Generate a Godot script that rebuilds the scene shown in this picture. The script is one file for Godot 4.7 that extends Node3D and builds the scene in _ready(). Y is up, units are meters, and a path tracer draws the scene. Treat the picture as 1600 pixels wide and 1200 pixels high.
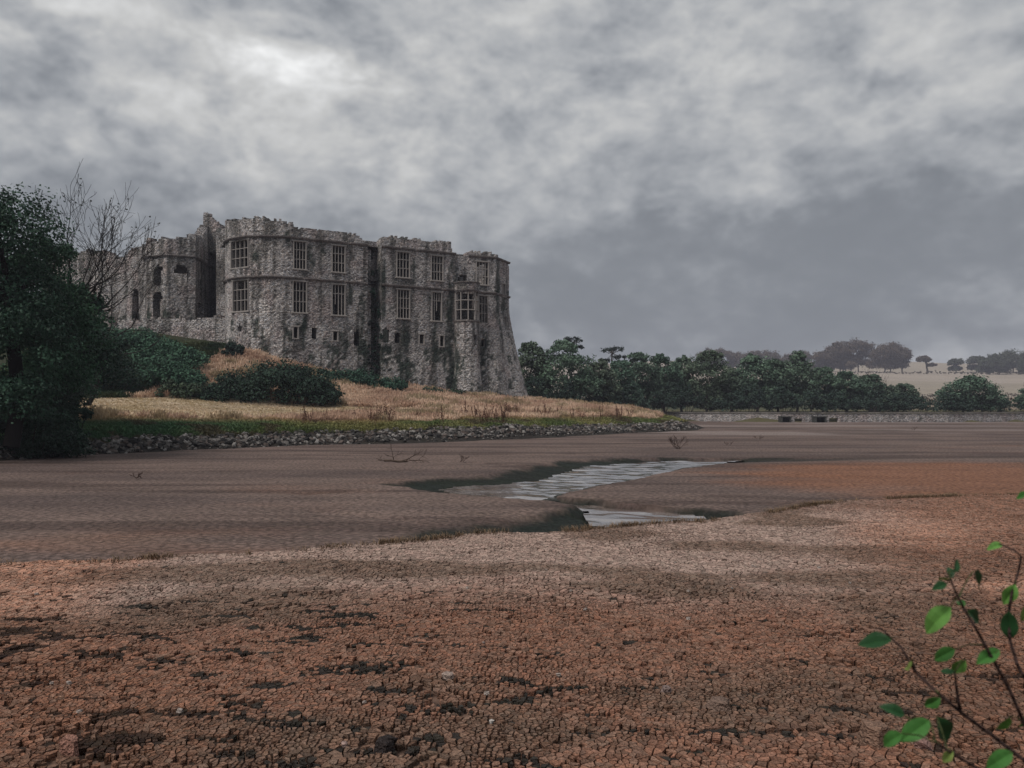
extends Node3D
# A ruined castle on a grassy bank above a drained mill pond, under heavy cloud.
# Plan coordinates are (x, d): x metres to the right, d metres away from the viewer's bank; world = (x, height, -d).

const BANK_X0 := -78.0
const BANK_D0 := 26.0
const BANK_STEP := 3.0
const BANK_COLS := 36
const BANK_ROWS := 36
const BANK := [
	2.2, 2, 1.9, 1.9, 1.8, 1.7, 1.7, 1.7, 1.6, 1.6, 1.6, 1.5, 1.3, 1, 0.7, 0.3, -0.3, -1.2, -1.9, -2.4, -2.9, -3.3, -3.7, -4.1, -4.4, -4.8, -5.1, -5.4, -5.8, -6.1, -6.4, -6.7, -7.1, -7.4, -7.7, -8,
	2.3, 2.1, 2.1, 2, 1.9, 1.9, 1.9, 1.8, 1.8, 1.9, 1.9, 1.9, 1.6, 1.3, 1, 0.6, -0, -0.9, -1.7, -2.2, -2.6, -3, -3.5, -3.8, -4.2, -4.5, -4.9, -5.2, -5.5, -5.9, -6.2, -6.5, -6.8, -7.2, -7.5, -7.8,
	2.3, 2.2, 2.2, 2.1, 2, 2, 2, 2, 2, 2, 2, 2, 1.8, 1.5, 1.2, 0.8, 0.3, -0.4, -1.2, -1.7, -2.3, -2.8, -3.2, -3.6, -4, -4.3, -4.7, -5, -5.3, -5.6, -5.9, -6.3, -6.6, -6.9, -7.3, -7.6,
	2.4, 2.4, 2.3, 2.2, 2.2, 2.1, 2.1, 2.1, 2.1, 2.1, 2.1, 2.1, 1.9, 1.7, 1.4, 1.1, 0.7, 0.2, -0.5, -1.3, -2, -2.5, -3, -3.4, -3.7, -4.1, -4.4, -4.7, -5, -5.4, -5.7, -6, -6.4, -6.7, -7, -7.4,
	2.6, 2.5, 2.4, 2.3, 2.3, 2.2, 2.2, 2.2, 2.2, 2.2, 2.1, 2.1, 2, 1.8, 1.6, 1.4, 1.2, 0.8, -0, -0.9, -1.8, -2.3, -2.7, -3.1, -3.5, -3.8, -4.1, -4.4, -4.8, -5.1, -5.4, -5.8, -6.1, -6.4, -6.8, -7.1,
	2.8, 2.7, 2.6, 2.5, 2.4, 2.4, 2.3, 2.3, 2.2, 2.2, 2.2, 2.1, 2, 1.9, 1.8, 1.6, 1.4, 1, 0.3, -0.5, -1.3, -1.9, -2.4, -2.8, -3.2, -3.5, -3.8, -4.1, -4.5, -4.8, -5.1, -5.5, -5.8, -6.2, -6.5, -6.9,
	3, 2.9, 2.7, 2.6, 2.5, 2.5, 2.4, 2.3, 2.3, 2.2, 2.2, 2.2, 2.1, 2, 1.9, 1.7, 1.5, 1.2, 0.8, 0.1, -0.7, -1.5, -2, -2.4, -2.8, -3.1, -3.5, -3.8, -4.1, -4.5, -4.8, -5.2, -5.5, -5.9, -6.3, -6.6,
	3.2, 3.1, 2.9, 2.8, 2.7, 2.6, 2.5, 2.5, 2.4, 2.3, 2.3, 2.2, 2.2, 2.1, 1.9, 1.8, 1.6, 1.5, 1.2, 0.8, -0.1, -0.9, -1.5, -2, -2.4, -2.7, -3.1, -3.4, -3.8, -4.2, -4.5, -4.9, -5.3, -5.6, -6, -6.3,
	3.5, 3.2, 3.1, 2.9, 2.8, 2.7, 2.7, 2.6, 2.5, 2.5, 2.4, 2.4, 2.3, 2.2, 2, 1.9, 1.8, 1.6, 1.4, 1.1, 0.6, -0.2, -0.9, -1.5, -1.8, -2.2, -2.6, -3, -3.4, -3.8, -4.2, -4.6, -4.9, -5.3, -5.7, -6.1,
	3.7, 3.4, 3.2, 3.1, 3, 2.9, 2.8, 2.8, 2.7, 2.6, 2.6, 2.5, 2.4, 2.3, 2.2, 2, 1.9, 1.7, 1.5, 1.3, 1.1, 0.6, -0.2, -0.6, -1.1, -1.6, -2.1, -2.5, -3, -3.4, -3.8, -4.2, -4.6, -5, -5.4, -5.8,
	3.9, 3.7, 3.4, 3.2, 3.1, 3.1, 3, 3, 2.9, 2.8, 2.7, 2.7, 2.5, 2.4, 2.3, 2.1, 2, 1.8, 1.6, 1.4, 1.3, 1.1, 0.8, 0.4, -0.2, -0.9, -1.5, -2, -2.5, -3, -3.5, -3.9, -4.3, -4.7, -5.1, -5.5,
	4.2, 3.9, 3.6, 3.4, 3.4, 3.3, 3.3, 3.2, 3.1, 3, 2.9, 2.8, 2.7, 2.6, 2.4, 2.2, 2, 1.9, 1.7, 1.5, 1.4, 1.3, 1.2, 1.1, 0.7, -0, -0.8, -1.5, -2.1, -2.6, -3.1, -3.5, -4, -4.4, -4.8, -5.2,
	4.6, 4.3, 4, 3.8, 3.7, 3.6, 3.6, 3.5, 3.4, 3.3, 3.1, 3, 2.9, 2.7, 2.5, 2.3, 2.1, 1.9, 1.8, 1.6, 1.5, 1.4, 1.4, 1.3, 1.2, 0.7, -0.2, -0.8, -1.5, -2.1, -2.7, -3.2, -3.6, -4, -4.5, -4.9,
	5, 4.7, 4.5, 4.3, 4.1, 4, 3.9, 3.8, 3.7, 3.5, 3.4, 3.2, 3.1, 2.9, 2.6, 2.4, 2.2, 2, 1.9, 1.8, 1.6, 1.5, 1.5, 1.4, 1.3, 1.1, 0.9, -0.1, -1, -1.7, -2.3, -2.8, -3.2, -3.7, -4.1, -4.6,
	5.4, 5.2, 5, 4.8, 4.6, 4.5, 4.3, 4.2, 4, 3.9, 3.7, 3.5, 3.3, 3.1, 2.8, 2.6, 2.4, 2.2, 2, 1.9, 1.8, 1.7, 1.6, 1.5, 1.5, 1.3, 1.1, 0.4, -0.4, -1.2, -1.8, -2.3, -2.9, -3.3, -3.8, -4.3,
	5.9, 5.7, 5.5, 5.3, 5.1, 5, 4.8, 4.6, 4.4, 4.2, 4, 3.8, 3.6, 3.4, 3.2, 2.9, 2.6, 2.4, 2.3, 2.2, 2, 1.9, 1.8, 1.7, 1.6, 1.5, 1.3, 0.9, 0.3, -0.4, -1.2, -1.9, -2.5, -3, -3.5, -3.9,
	6.4, 6.2, 6, 5.8, 5.7, 5.5, 5.3, 5.1, 4.9, 4.7, 4.4, 4.2, 4, 3.9, 3.7, 3.4, 3.1, 2.9, 2.7, 2.5, 2.3, 2.2, 2.1, 2, 1.8, 1.7, 1.4, 1.3, 0.9, 0.2, -0.7, -1.4, -2.1, -2.6, -3.1, -3.6,
	6.9, 6.7, 6.6, 6.4, 6.3, 6.1, 5.9, 5.7, 5.5, 5.2, 5, 4.6, 4.6, 4.6, 4.5, 4.2, 4, 3.8, 3.5, 3.1, 2.8, 2.6, 2.4, 2.3, 2.1, 1.9, 1.6, 1.4, 1.1, 0.6, -0.2, -0.9, -1.5, -2.1, -2.7, -3.2,
	7.3, 7.2, 7.1, 7, 6.9, 6.7, 6.5, 6.3, 6.1, 5.9, 5.7, 5.5, 5.5, 5.6, 5.6, 5.3, 5.2, 5, 4.5, 3.9, 3.3, 3, 2.8, 2.6, 2.3, 2.1, 1.8, 1.6, 1.3, 1, 0.6, -0.1, -0.9, -1.6, -2.3, -2.9,
	7.8, 7.8, 7.7, 7.6, 7.5, 7.4, 7.2, 7, 6.8, 6.6, 6.5, 6.6, 6.7, 6.8, 6.8, 6.7, 6.8, 6.6, 5.8, 4.8, 4.1, 3.6, 3.2, 2.9, 2.6, 2.3, 2, 1.8, 1.6, 1.3, 1.1, 0.5, -0.3, -1, -1.8, -2.5,
	8.3, 8.3, 8.2, 8.2, 8.1, 8.1, 7.9, 7.8, 7.6, 7.3, 7.3, 7.7, 8, 8.1, 8, 8, 8.1, 8.1, 6.8, 5.6, 4.8, 4.1, 3.6, 3.2, 2.9, 2.5, 2.2, 2, 1.8, 1.6, 1.3, 0.9, 0.5, -0.4, -1.4, -2.2,
	8.8, 8.8, 8.8, 8.8, 8.8, 8.8, 8.7, 8.7, 8.5, 8.4, 8.4, 8.9, 9.2, 9.2, 9.1, 9, 8.9, 8.4, 7.4, 6.2, 5.4, 4.6, 4.1, 3.6, 3.2, 2.8, 2.5, 2.2, 2, 1.8, 1.5, 1.2, 0.8, -0.1, -1.1, -1.9,
	9.2, 9.2, 9.3, 9.3, 9.4, 9.4, 9.5, 9.6, 9.6, 9.7, 10, 10.3, 10.4, 10.3, 10.1, 9.9, 9.5, 8.7, 7.8, 6.9, 6, 5.1, 4.5, 4, 3.5, 3.1, 2.8, 2.5, 2.3, 2.1, 1.8, 1.4, 1, 0.2, -0.7, -1.6,
	9.5, 9.6, 9.7, 9.8, 9.9, 10.1, 10.2, 10.4, 10.7, 11, 11.3, 11.6, 11.5, 11.3, 10.9, 10.6, 9.9, 9, 8.2, 7.3, 6.5, 5.7, 5, 4.3, 3.8, 3.4, 3, 2.7, 2.5, 2.3, 2, 1.7, 1.3, 0.6, -0.5, -1.5,
	9.9, 10, 10.1, 10.2, 10.4, 10.6, 10.8, 11.1, 11.6, 12.1, 12.3, 12.3, 12.2, 11.9, 11.3, 10.6, 9.7, 9.1, 8.4, 7.7, 7, 6.2, 5.5, 4.8, 4.2, 3.7, 3.2, 2.9, 2.7, 2.4, 2.2, 1.9, 1.6, 0.8, -0.4, -1.4,
	10.1, 10.2, 10.4, 10.6, 10.8, 11, 11.3, 11.6, 12, 12.5, 12.6, 12.6, 12.4, 11.9, 11.3, 10.5, 9.6, 9.1, 8.6, 8, 7.3, 6.6, 5.9, 5.3, 4.6, 4, 3.5, 3.1, 2.8, 2.5, 2.3, 2, 1.5, 0.5, -0.6, -1.5,
	10.3, 10.5, 10.6, 10.8, 11, 11.2, 11.5, 11.8, 12.2, 12.5, 12.7, 12.6, 12.3, 11.9, 11.2, 10.5, 9.8, 9.2, 8.7, 8.2, 7.6, 6.9, 6.3, 5.6, 4.9, 4.2, 3.6, 3.2, 2.8, 2.4, 2.2, 2.1, 1.5, 0.1, -0.9, -1.7,
	10.4, 10.6, 10.8, 11, 11.1, 11.3, 11.6, 11.9, 12.1, 12.4, 12.5, 12.5, 12.2, 11.7, 11.1, 10.5, 9.8, 9.3, 8.7, 8.2, 7.6, 6.9, 6.3, 5.7, 4.9, 4.2, 3.7, 3.3, 2.8, 2.3, 1.9, 1.5, 0.8, -0.3, -1.2, -2,
	10.5, 10.6, 10.8, 11, 11.1, 11.3, 11.5, 11.7, 12, 12.2, 12.3, 12.2, 11.9, 11.5, 10.9, 10.4, 9.8, 9.2, 8.6, 8.1, 7.5, 6.8, 6.2, 5.5, 4.8, 4.1, 3.6, 3.2, 2.8, 2.1, 1.5, 0.7, -0.2, -1, -1.7, -2.3,
	10.4, 10.5, 10.7, 10.8, 11, 11.1, 11.3, 11.5, 11.7, 11.9, 11.9, 11.8, 11.6, 11.2, 10.7, 10.2, 9.6, 9, 8.5, 7.9, 7.3, 6.7, 6, 5.3, 4.6, 3.9, 3.3, 2.9, 2.4, 1.7, 1, 0.2, -0.7, -1.5, -2.1, -2.5,
	10.3, 10.3, 10.4, 10.6, 10.7, 10.8, 11, 11.2, 11.4, 11.5, 11.5, 11.4, 11.1, 10.8, 10.4, 9.9, 9.4, 8.8, 8.3, 7.7, 7.1, 6.4, 5.8, 5.1, 4.3, 3.6, 2.9, 2.4, 2, 1.4, 0.7, -0.2, -1, -1.8, -2.3, -2.7,
	10.1, 10.1, 10.2, 10.3, 10.4, 10.5, 10.6, 10.8, 11, 11.1, 11.1, 11, 10.7, 10.4, 10, 9.6, 9.1, 8.6, 8, 7.5, 6.9, 6.2, 5.5, 4.8, 4.1, 3.3, 2.6, 2.1, 1.6, 1.1, 0.4, -0.4, -1.3, -2, -2.4, -2.8,
	9.9, 9.8, 9.8, 9.9, 10, 10.1, 10.2, 10.4, 10.5, 10.6, 10.6, 10.5, 10.3, 10, 9.7, 9.3, 8.8, 8.3, 7.8, 7.2, 6.6, 6, 5.3, 4.6, 3.9, 3.2, 2.5, 2, 1.4, 0.9, 0.2, -0.6, -1.4, -2.1, -2.5, -2.9,
	9.6, 9.5, 9.5, 9.6, 9.6, 9.7, 9.8, 9.9, 10.1, 10.2, 10.2, 10.1, 9.9, 9.6, 9.3, 8.9, 8.5, 8, 7.5, 7, 6.4, 5.8, 5.1, 4.4, 3.7, 3, 2.4, 1.8, 1.3, 0.8, 0.2, -0.6, -1.5, -2.1, -2.5, -2.9,
	9.4, 9.2, 9.2, 9.3, 9.3, 9.3, 9.3, 9.5, 9.6, 9.7, 9.7, 9.7, 9.5, 9.3, 9, 8.6, 8.2, 7.8, 7.3, 6.7, 6.2, 5.6, 4.9, 4.3, 3.6, 2.9, 2.3, 1.7, 1.2, 0.7, 0.1, -0.7, -1.5, -2, -2.4, -2.8,
	9.3, 9, 9, 9.1, 9.1, 9, 9, 9.1, 9.3, 9.4, 9.4, 9.3, 9.2, 8.9, 8.7, 8.3, 7.9, 7.5, 7, 6.5, 6, 5.4, 4.8, 4.1, 3.5, 2.8, 2.2, 1.7, 1.1, 0.6, -0, -0.7, -1.3, -1.9, -2.3, -2.7]
const SHORE := [[-31, 26], [-29.5, 30], [-27.93, 33.4], [-25.28, 35.28], [-24.1, 37.83], [-23.05, 40.78], [-20.83, 43.61], [-18.66, 46.87], [-15.87, 49.84], [-12.71, 53.22], [-8.77, 55.09], [-4.63, 58.15], [0.0, 62.8], [5.56, 69.78], [12.5, 78.5], [17.33, 83.73], [21.0, 90.5], [22.6, 96], [21.5, 103], [17, 110], [14, 118], [13, 126]]
const STEMS := [
	[[0.916, 1.808, -1.250], [0.843, 1.908, -1.260], [0.809, 1.941, -1.270], [0.765, 1.976, -1.290], [0.725, 2.006, -1.300], [0.688, 2.038, -1.310], [0.667, 2.061, -1.330], [0.649, 2.098, -1.340], [0.640, 2.108, -1.350], [0.622, 2.126, -1.360]],
	[[0.843, 1.908, -1.260], [0.790, 2.011, -1.240], [0.756, 2.068, -1.220], [0.724, 2.119, -1.210], [0.694, 2.166, -1.200], [0.674, 2.199, -1.200], [0.654, 2.232, -1.190], [0.646, 2.253, -1.190]],
	[[0.843, 1.908, -1.260], [0.867, 2.011, -1.320], [0.843, 2.068, -1.340], [0.836, 2.108, -1.350], [0.840, 2.148, -1.360], [0.845, 2.181, -1.360], [0.864, 2.222, -1.370], [0.868, 2.244, -1.370], [0.856, 2.255, -1.370], [0.837, 2.264, -1.380]],
	[[0.863, 1.883, -1.260], [0.714, 1.949, -1.180], [0.661, 1.983, -1.170], [0.628, 2.004, -1.160], [0.606, 2.019, -1.150]],
	[[0.867, 2.011, -1.320], [0.870, 2.153, -1.340], [0.868, 2.258, -1.350], [0.866, 2.333, -1.350]],
	[[0.725, 2.006, -1.300], [0.714, 2.043, -1.290], [0.705, 2.077, -1.280]],
	[[0.667, 2.061, -1.330], [0.656, 2.085, -1.320]]]
const SAPLING_LEAVES := [
	[[0.638, 2.107, -1.350], [0.589, 2.096, -1.362], 0],
	[[0.641, 2.107, -1.360], [0.614, 2.101, -1.372], 1],
	[[0.655, 2.201, -1.200], [0.623, 2.157, -1.212], 2],
	[[0.644, 2.238, -1.190], [0.621, 2.230, -1.202], 0],
	[[0.643, 2.246, -1.180], [0.638, 2.243, -1.192], 3],
	[[0.650, 2.246, -1.190], [0.654, 2.258, -1.202], 0],
	[[0.654, 2.254, -1.190], [0.663, 2.273, -1.202], 0],
	[[0.700, 2.250, -1.220], [0.726, 2.219, -1.232], 0],
	[[0.842, 2.264, -1.380], [0.817, 2.255, -1.392], 2],
	[[0.852, 2.199, -1.360], [0.837, 2.161, -1.372], 2],
	[[0.834, 2.156, -1.350], [0.838, 2.106, -1.362], 0],
	[[0.675, 2.201, -1.200], [0.675, 2.206, -1.212], 1],
	[[0.684, 2.192, -1.210], [0.714, 2.172, -1.222], 0],
	[[0.734, 2.133, -1.210], [0.700, 2.113, -1.222], 1],
	[[0.689, 2.123, -1.250], [0.664, 2.099, -1.262], 1],
	[[0.722, 2.097, -1.280], [0.710, 2.067, -1.292], 2],
	[[0.705, 2.075, -1.280], [0.693, 2.075, -1.292], 0],
	[[0.596, 2.031, -1.220], [0.563, 2.044, -1.232], 0],
	[[0.693, 2.029, -1.300], [0.675, 2.006, -1.312], 1],
	[[0.613, 2.039, -1.180], [0.569, 2.009, -1.192], 1],
	[[0.568, 2.024, -1.170], [0.546, 1.998, -1.182], 1],
	[[0.634, 2.037, -1.200], [0.660, 1.993, -1.212], 0],
	[[0.785, 2.010, -1.270], [0.778, 1.978, -1.282], 2],
	[[0.716, 2.006, -1.150], [0.683, 1.978, -1.162], 1],
	[[0.637, 2.002, -1.160], [0.625, 1.982, -1.172], 3],
	[[0.656, 2.085, -1.320], [0.660, 2.060, -1.332], 3],
	[[0.835, 2.008, -1.300], [0.827, 1.975, -1.312], 1],
	[[0.868, 2.355, -1.350], [0.857, 2.347, -1.362], 1],
	[[0.864, 2.175, -1.340], [0.857, 2.137, -1.352], 3]]
const MOWN := [[-29.0, 52.0], [-35.4, 60.0], [-39.0, 69.0], [-30.0, 76.0], [-21.9, 76.0], [-14.5, 76.0], [-5.0, 79.0], [-13.4, 70.0], [-17.3, 62.0], [-22.3, 56.0], [-25.8, 54.0]]
# the creek: far reach along the bank, then a neck, then the lower pool
const CREEK_UPPER := [[-4.3, 26.6], [-3.49, 27.6], [-2.31, 29.07], [-0.96, 30.19], [0.0, 32.04], [1.12, 35.28], [2.44, 38.29], [4.78, 40.0], [8.12, 40.9], [11.22, 40.4], [15.82, 39.9], [26.32, 41.4], [45.0, 43.0], [45.0, 41.0], [25.32, 39.6], [15.06, 37.9], [11.9, 37.3], [9.59, 36.3], [6.94, 33.4], [4.2, 28.55], [2.6, 26.17], [1.6, 24.53], [1.15, 22.9], [1.43, 22.0], [0.93, 22.05], [0.0, 22.59], [-2.08, 24.15], [-3.42, 26.0]]
const CREEK_LOWER := [[0.6, 22.35], [1.25, 22.8], [1.7, 22.5], [2.22, 22.27], [3.38, 21.22], [4.9, 20.52], [5.74, 19.5], [5.85, 19.1], [4.41, 17.74], [3.5, 17.64], [2.28, 17.07], [0.73, 16.1], [-0.62, 16.02], [-1.86, 15.1], [-3.2, 14.3], [-2.26, 15.78], [-1.34, 16.79], [-0.29, 18.15], [0.78, 19.5], [1.43, 20.25], [1.75, 20.85], [1.39, 21.7], [0.9, 22.1]]
const WATER := [[-2.11, 26.47], [-1.63, 27.31], [-0.22, 27.98], [1.17, 29.41], [1.68, 31.00], [2.37, 33.09], [3.64, 36.61], [6.16, 38.67], [9.55, 41.21], [12.03, 41.97], [12.07, 40.97], [10.39, 39.56], [7.93, 36.23], [4.98, 31.29], [3.14, 28.21], [2.09, 26.27], [2.03, 24.24], [2.28, 22.94], [2.74, 22.20], [3.40, 21.38], [4.20, 20.13], [4.44, 19.55], [3.81, 18.40], [2.34, 17.47], [2.10, 18.81], [2.08, 20.86], [1.83, 21.92], [1.43, 22.49], [0.73, 22.79], [-0.37, 23.41], [-1.58, 24.76]]
const PLATE_EDGE := [[-30.0, 8.0], [-9.69, 12.17], [-8.1, 12.71], [-6.33, 13.25], [-4.44, 13.96], [-2.79, 14.6], [-1.86, 15.05], [-0.62, 15.95], [0.73, 16.05], [2.28, 17.0], [3.5, 17.6], [4.41, 17.7], [5.64, 18.9], [8.45, 21.22], [11.61, 22.43], [14.6, 22.92], [18.52, 23.26], [30.0, 23.6]]

# ---------------------------------------------------------------- mesh building
class Soup:
	var v := PackedVector3Array()
	var n := PackedVector3Array()
	var c := PackedColorArray()
	var i := PackedInt32Array()
	func tri(a: Vector3, b: Vector3, d: Vector3, col: Color) -> void:
		var k := v.size()
		v.append(a); v.append(b); v.append(d)
		c.append(col); c.append(col); c.append(col)
		i.append(k); i.append(k + 1); i.append(k + 2)
	func quad(a: Vector3, b: Vector3, d: Vector3, e: Vector3, col: Color) -> void:
		var k := v.size()
		v.append(a); v.append(b); v.append(d); v.append(e)
		c.append(col); c.append(col); c.append(col); c.append(col)
		i.append(k); i.append(k + 1); i.append(k + 2); i.append(k); i.append(k + 2); i.append(k + 3)
	func quad4(a: Vector3, b: Vector3, d: Vector3, e: Vector3, ca: Color, cb: Color, cd: Color, ce: Color) -> void:
		var k := v.size()
		v.append(a); v.append(b); v.append(d); v.append(e)
		c.append(ca); c.append(cb); c.append(cd); c.append(ce)
		i.append(k); i.append(k + 1); i.append(k + 2); i.append(k); i.append(k + 2); i.append(k + 3)
	func tube(pts: Array, radii: Array, sides: int, col: Color) -> void:
		var k := v.size()
		var m := pts.size()
		var side := Vector3.RIGHT
		for q in m:
			var along: Vector3 = (pts[mini(q + 1, m - 1)] - pts[maxi(q - 1, 0)]).normalized()
			side = (side - along * side.dot(along))
			if side.length() < 0.05:
				side = along.cross(Vector3(0.3, 0.2, 0.9))
			side = side.normalized()
			var up := along.cross(side)
			for s in sides:
				var a := TAU * s / sides
				var d := side * cos(a) + up * sin(a)
				v.append(pts[q] + d * radii[q])
				n.append(d)
				c.append(col)
		for q in m - 1:
			for s in sides:
				var a := k + q * sides + s
				var b := k + q * sides + (s + 1) % sides
				i.append(a); i.append(a + sides); i.append(b)
				i.append(b); i.append(a + sides); i.append(b + sides)
	func mesh(with_normals := false) -> ArrayMesh:
		var m := ArrayMesh.new()
		var a := []
		a.resize(Mesh.ARRAY_MAX)
		a[Mesh.ARRAY_VERTEX] = v
		a[Mesh.ARRAY_COLOR] = c
		a[Mesh.ARRAY_INDEX] = i
		if with_normals:
			a[Mesh.ARRAY_NORMAL] = n
		m.add_surface_from_arrays(Mesh.PRIMITIVE_TRIANGLES, a)
		return m

var taken := {}
var mat := {}
var rng := RandomNumberGenerator.new()
var noise_a := FastNoiseLite.new()
var noise_b := FastNoiseLite.new()
var noise_c := FastNoiseLite.new()

func numbered(called: String) -> String:
	var k: int = taken.get(called, 0)
	taken[called] = k + 1
	return called if k == 0 else "%s_%03d" % [called, k]

func tag(o: Node, label := "", category := "", group := "", kind := "") -> void:
	if label: o.set_meta("label", label)
	if category: o.set_meta("category", category)
	if group: o.set_meta("group", group)
	if kind: o.set_meta("kind", kind)

func base(called: String, at := Vector3.ZERO) -> Node3D:
	var o := Node3D.new()
	o.name = numbered(called)
	add_child(o)
	o.position = at
	return o

func piece(called: String, mesh: Mesh, m: Material, parent: Node = null) -> MeshInstance3D:
	var o := MeshInstance3D.new()
	o.mesh = mesh
	o.material_override = m
	if parent == null or parent == self:
		o.name = numbered(called)
		add_child(o)
	else:
		o.name = called
		parent.add_child(o, true)
	return o

func many(called: String, mesh: Mesh, m: Material, where: Array, colors: Array, parent: Node = null) -> MultiMeshInstance3D:
	var mm := MultiMesh.new()
	mm.transform_format = MultiMesh.TRANSFORM_3D
	mm.use_colors = true
	mm.mesh = mesh
	mm.instance_count = where.size()
	for k in where.size():
		mm.set_instance_transform(k, where[k])
		mm.set_instance_color(k, colors[k])
	var o := MultiMeshInstance3D.new()
	o.multimesh = mm
	o.material_override = m
	if parent == null:
		o.name = numbered(called)
		add_child(o)
	else:
		o.name = called
		parent.add_child(o, true)
	return o

func W(x: float, d: float, h: float) -> Vector3:
	return Vector3(x, h, -d)

func rnd(a: float, b: float) -> float:
	return rng.randf_range(a, b)

func line_at(profile: Array, u: float) -> float:
	if u <= profile[0][0]:
		return profile[0][1]
	for k in profile.size() - 1:
		if u <= profile[k + 1][0]:
			var a: float = profile[k][0]
			var b: float = profile[k + 1][0]
			return lerpf(profile[k][1], profile[k + 1][1], (u - a) / maxf(b - a, 1e-5))
	return profile[profile.size() - 1][1]

func in_ring(ring: Array, x: float, y: float) -> bool:
	var inside := false
	var k := ring.size() - 1
	for q in ring.size():
		var ax: float = ring[q][0]
		var ay: float = ring[q][1]
		var bx: float = ring[k][0]
		var by: float = ring[k][1]
		if (ay > y) != (by > y) and x < (bx - ax) * (y - ay) / (by - ay) + ax:
			inside = not inside
		k = q
	return inside

func to_line(line: Array, x: float, y: float, closed := false) -> float:
	var best := 1e9
	var m := line.size()
	for q in (m if closed else m - 1):
		var ax: float = line[q][0]
		var ay: float = line[q][1]
		var dx: float = line[(q + 1) % m][0] - ax
		var dy: float = line[(q + 1) % m][1] - ay
		var t := clampf(((x - ax) * dx + (y - ay) * dy) / (dx * dx + dy * dy), 0.0, 1.0)
		var ex := x - ax - t * dx
		var ey := y - ay - t * dy
		best = minf(best, ex * ex + ey * ey)
	return sqrt(best)

func bank_at(x: float, d: float) -> float:
	var fx := clampf((x - BANK_X0) / BANK_STEP, 0.0, BANK_COLS - 1.001)
	var fy := clampf((d - BANK_D0) / BANK_STEP, 0.0, BANK_ROWS - 1.001)
	var ix := int(fx)
	var iy := int(fy)
	fx -= ix
	fy -= iy
	var k := iy * BANK_COLS + ix
	return lerpf(lerpf(BANK[k], BANK[k + 1], fx), lerpf(BANK[k + BANK_COLS], BANK[k + BANK_COLS + 1], fx), fy)

# ---------------------------------------------------------------- textures
func bytes_of(noise: FastNoiseLite, w: int, h: int, seamless := true) -> PackedByteArray:
	var im := noise.get_seamless_image(w, h) if seamless else noise.get_image(w, h)
	im.convert(Image.FORMAT_L8)
	return im.get_data()

func make_noise(kind: int, freq: float, octaves := 4, sd := 1) -> FastNoiseLite:
	var f := FastNoiseLite.new()
	f.noise_type = kind
	f.frequency = freq
	f.seed = sd
	f.fractal_type = FastNoiseLite.FRACTAL_FBM if octaves > 1 else FastNoiseLite.FRACTAL_NONE
	f.fractal_octaves = octaves
	return f

func grey_texture(data: PackedByteArray, w: int, h: int) -> ImageTexture:
	return ImageTexture.create_from_image(Image.create_from_data(w, h, false, Image.FORMAT_L8, data))

func rubble_textures() -> Array:   # [colour, height] of rubble masonry, 1024 pixels a side, courses flatter than wide
	var w := 1024
	var h := 1024
	var tall := 1792
	var cell := make_noise(FastNoiseLite.TYPE_CELLULAR, 0.036, 1, 7)
	cell.cellular_jitter = 0.95
	cell.cellular_return_type = FastNoiseLite.RETURN_CELL_VALUE
	var gap := make_noise(FastNoiseLite.TYPE_CELLULAR, 0.036, 1, 7)
	gap.cellular_jitter = 0.95
	gap.cellular_return_type = FastNoiseLite.RETURN_DISTANCE2_SUB
	var ia := cell.get_seamless_image(w, tall)
	ia.resize(w, h, Image.INTERPOLATE_BILINEAR)
	ia.convert(Image.FORMAT_L8)
	var ib := gap.get_seamless_image(w, tall)
	ib.resize(w, h, Image.INTERPOLATE_BILINEAR)
	ib.convert(Image.FORMAT_L8)
	var a := ia.get_data()
	var b := ib.get_data()
	var f := bytes_of(make_noise(FastNoiseLite.TYPE_SIMPLEX, 0.05, 4, 3), w, h)
	var lichen := bytes_of(make_noise(FastNoiseLite.TYPE_SIMPLEX, 0.018, 4, 9), w, h)
	var color := PackedByteArray()
	color.resize(w * h * 3)
	var height := PackedByteArray()
	height.resize(w * h)
	for k in w * h:
		var tone := a[k] / 255.0
		var edge := clampf(b[k] / 70.0, 0.0, 1.0)
		var grain := f[k] / 255.0
		var l := 0.56 + 0.34 * tone + 0.30 * (grain - 0.5)
		if tone > 0.80:
			l += 0.14
		elif tone < 0.2:
			l -= 0.17
		l *= 0.40 + 0.60 * edge
		var li := lichen[k] / 255.0
		if li > 0.66:
			l += (li - 0.66) * 1.3 * edge
		var warm := (a[(k * 7) % (w * h)] / 255.0 - 0.5) * 0.02 + (tone * 13.0 - floorf(tone * 13.0) - 0.5) * 0.09
		color[k * 3] = clampi(int((l * (1.0 + warm)) * 255.0), 0, 255)
		color[k * 3 + 1] = clampi(int(l * 0.985 * 255.0), 0, 255)
		color[k * 3 + 2] = clampi(int((l * (0.985 - warm)) * 255.0), 0, 255)
		height[k] = clampi(int((edge * 0.72 + 0.18 * tone + 0.2 * (grain - 0.3)) * 255.0), 0, 255)
	return [ImageTexture.create_from_image(Image.create_from_data(w, h, false, Image.FORMAT_RGB8, color)), grey_texture(height, w, h)]

func tinted(data: PackedByteArray, w: int, h: int, lo: float, hi: float) -> ImageTexture:   # a grey multiplier between lo and hi
	var out := PackedByteArray()
	out.resize(w * h)
	for k in w * h:
		out[k] = int(clampf(lo + (hi - lo) * data[k] / 255.0, 0.0, 1.0) * 255.0)
	return grey_texture(out, w, h)

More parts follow.
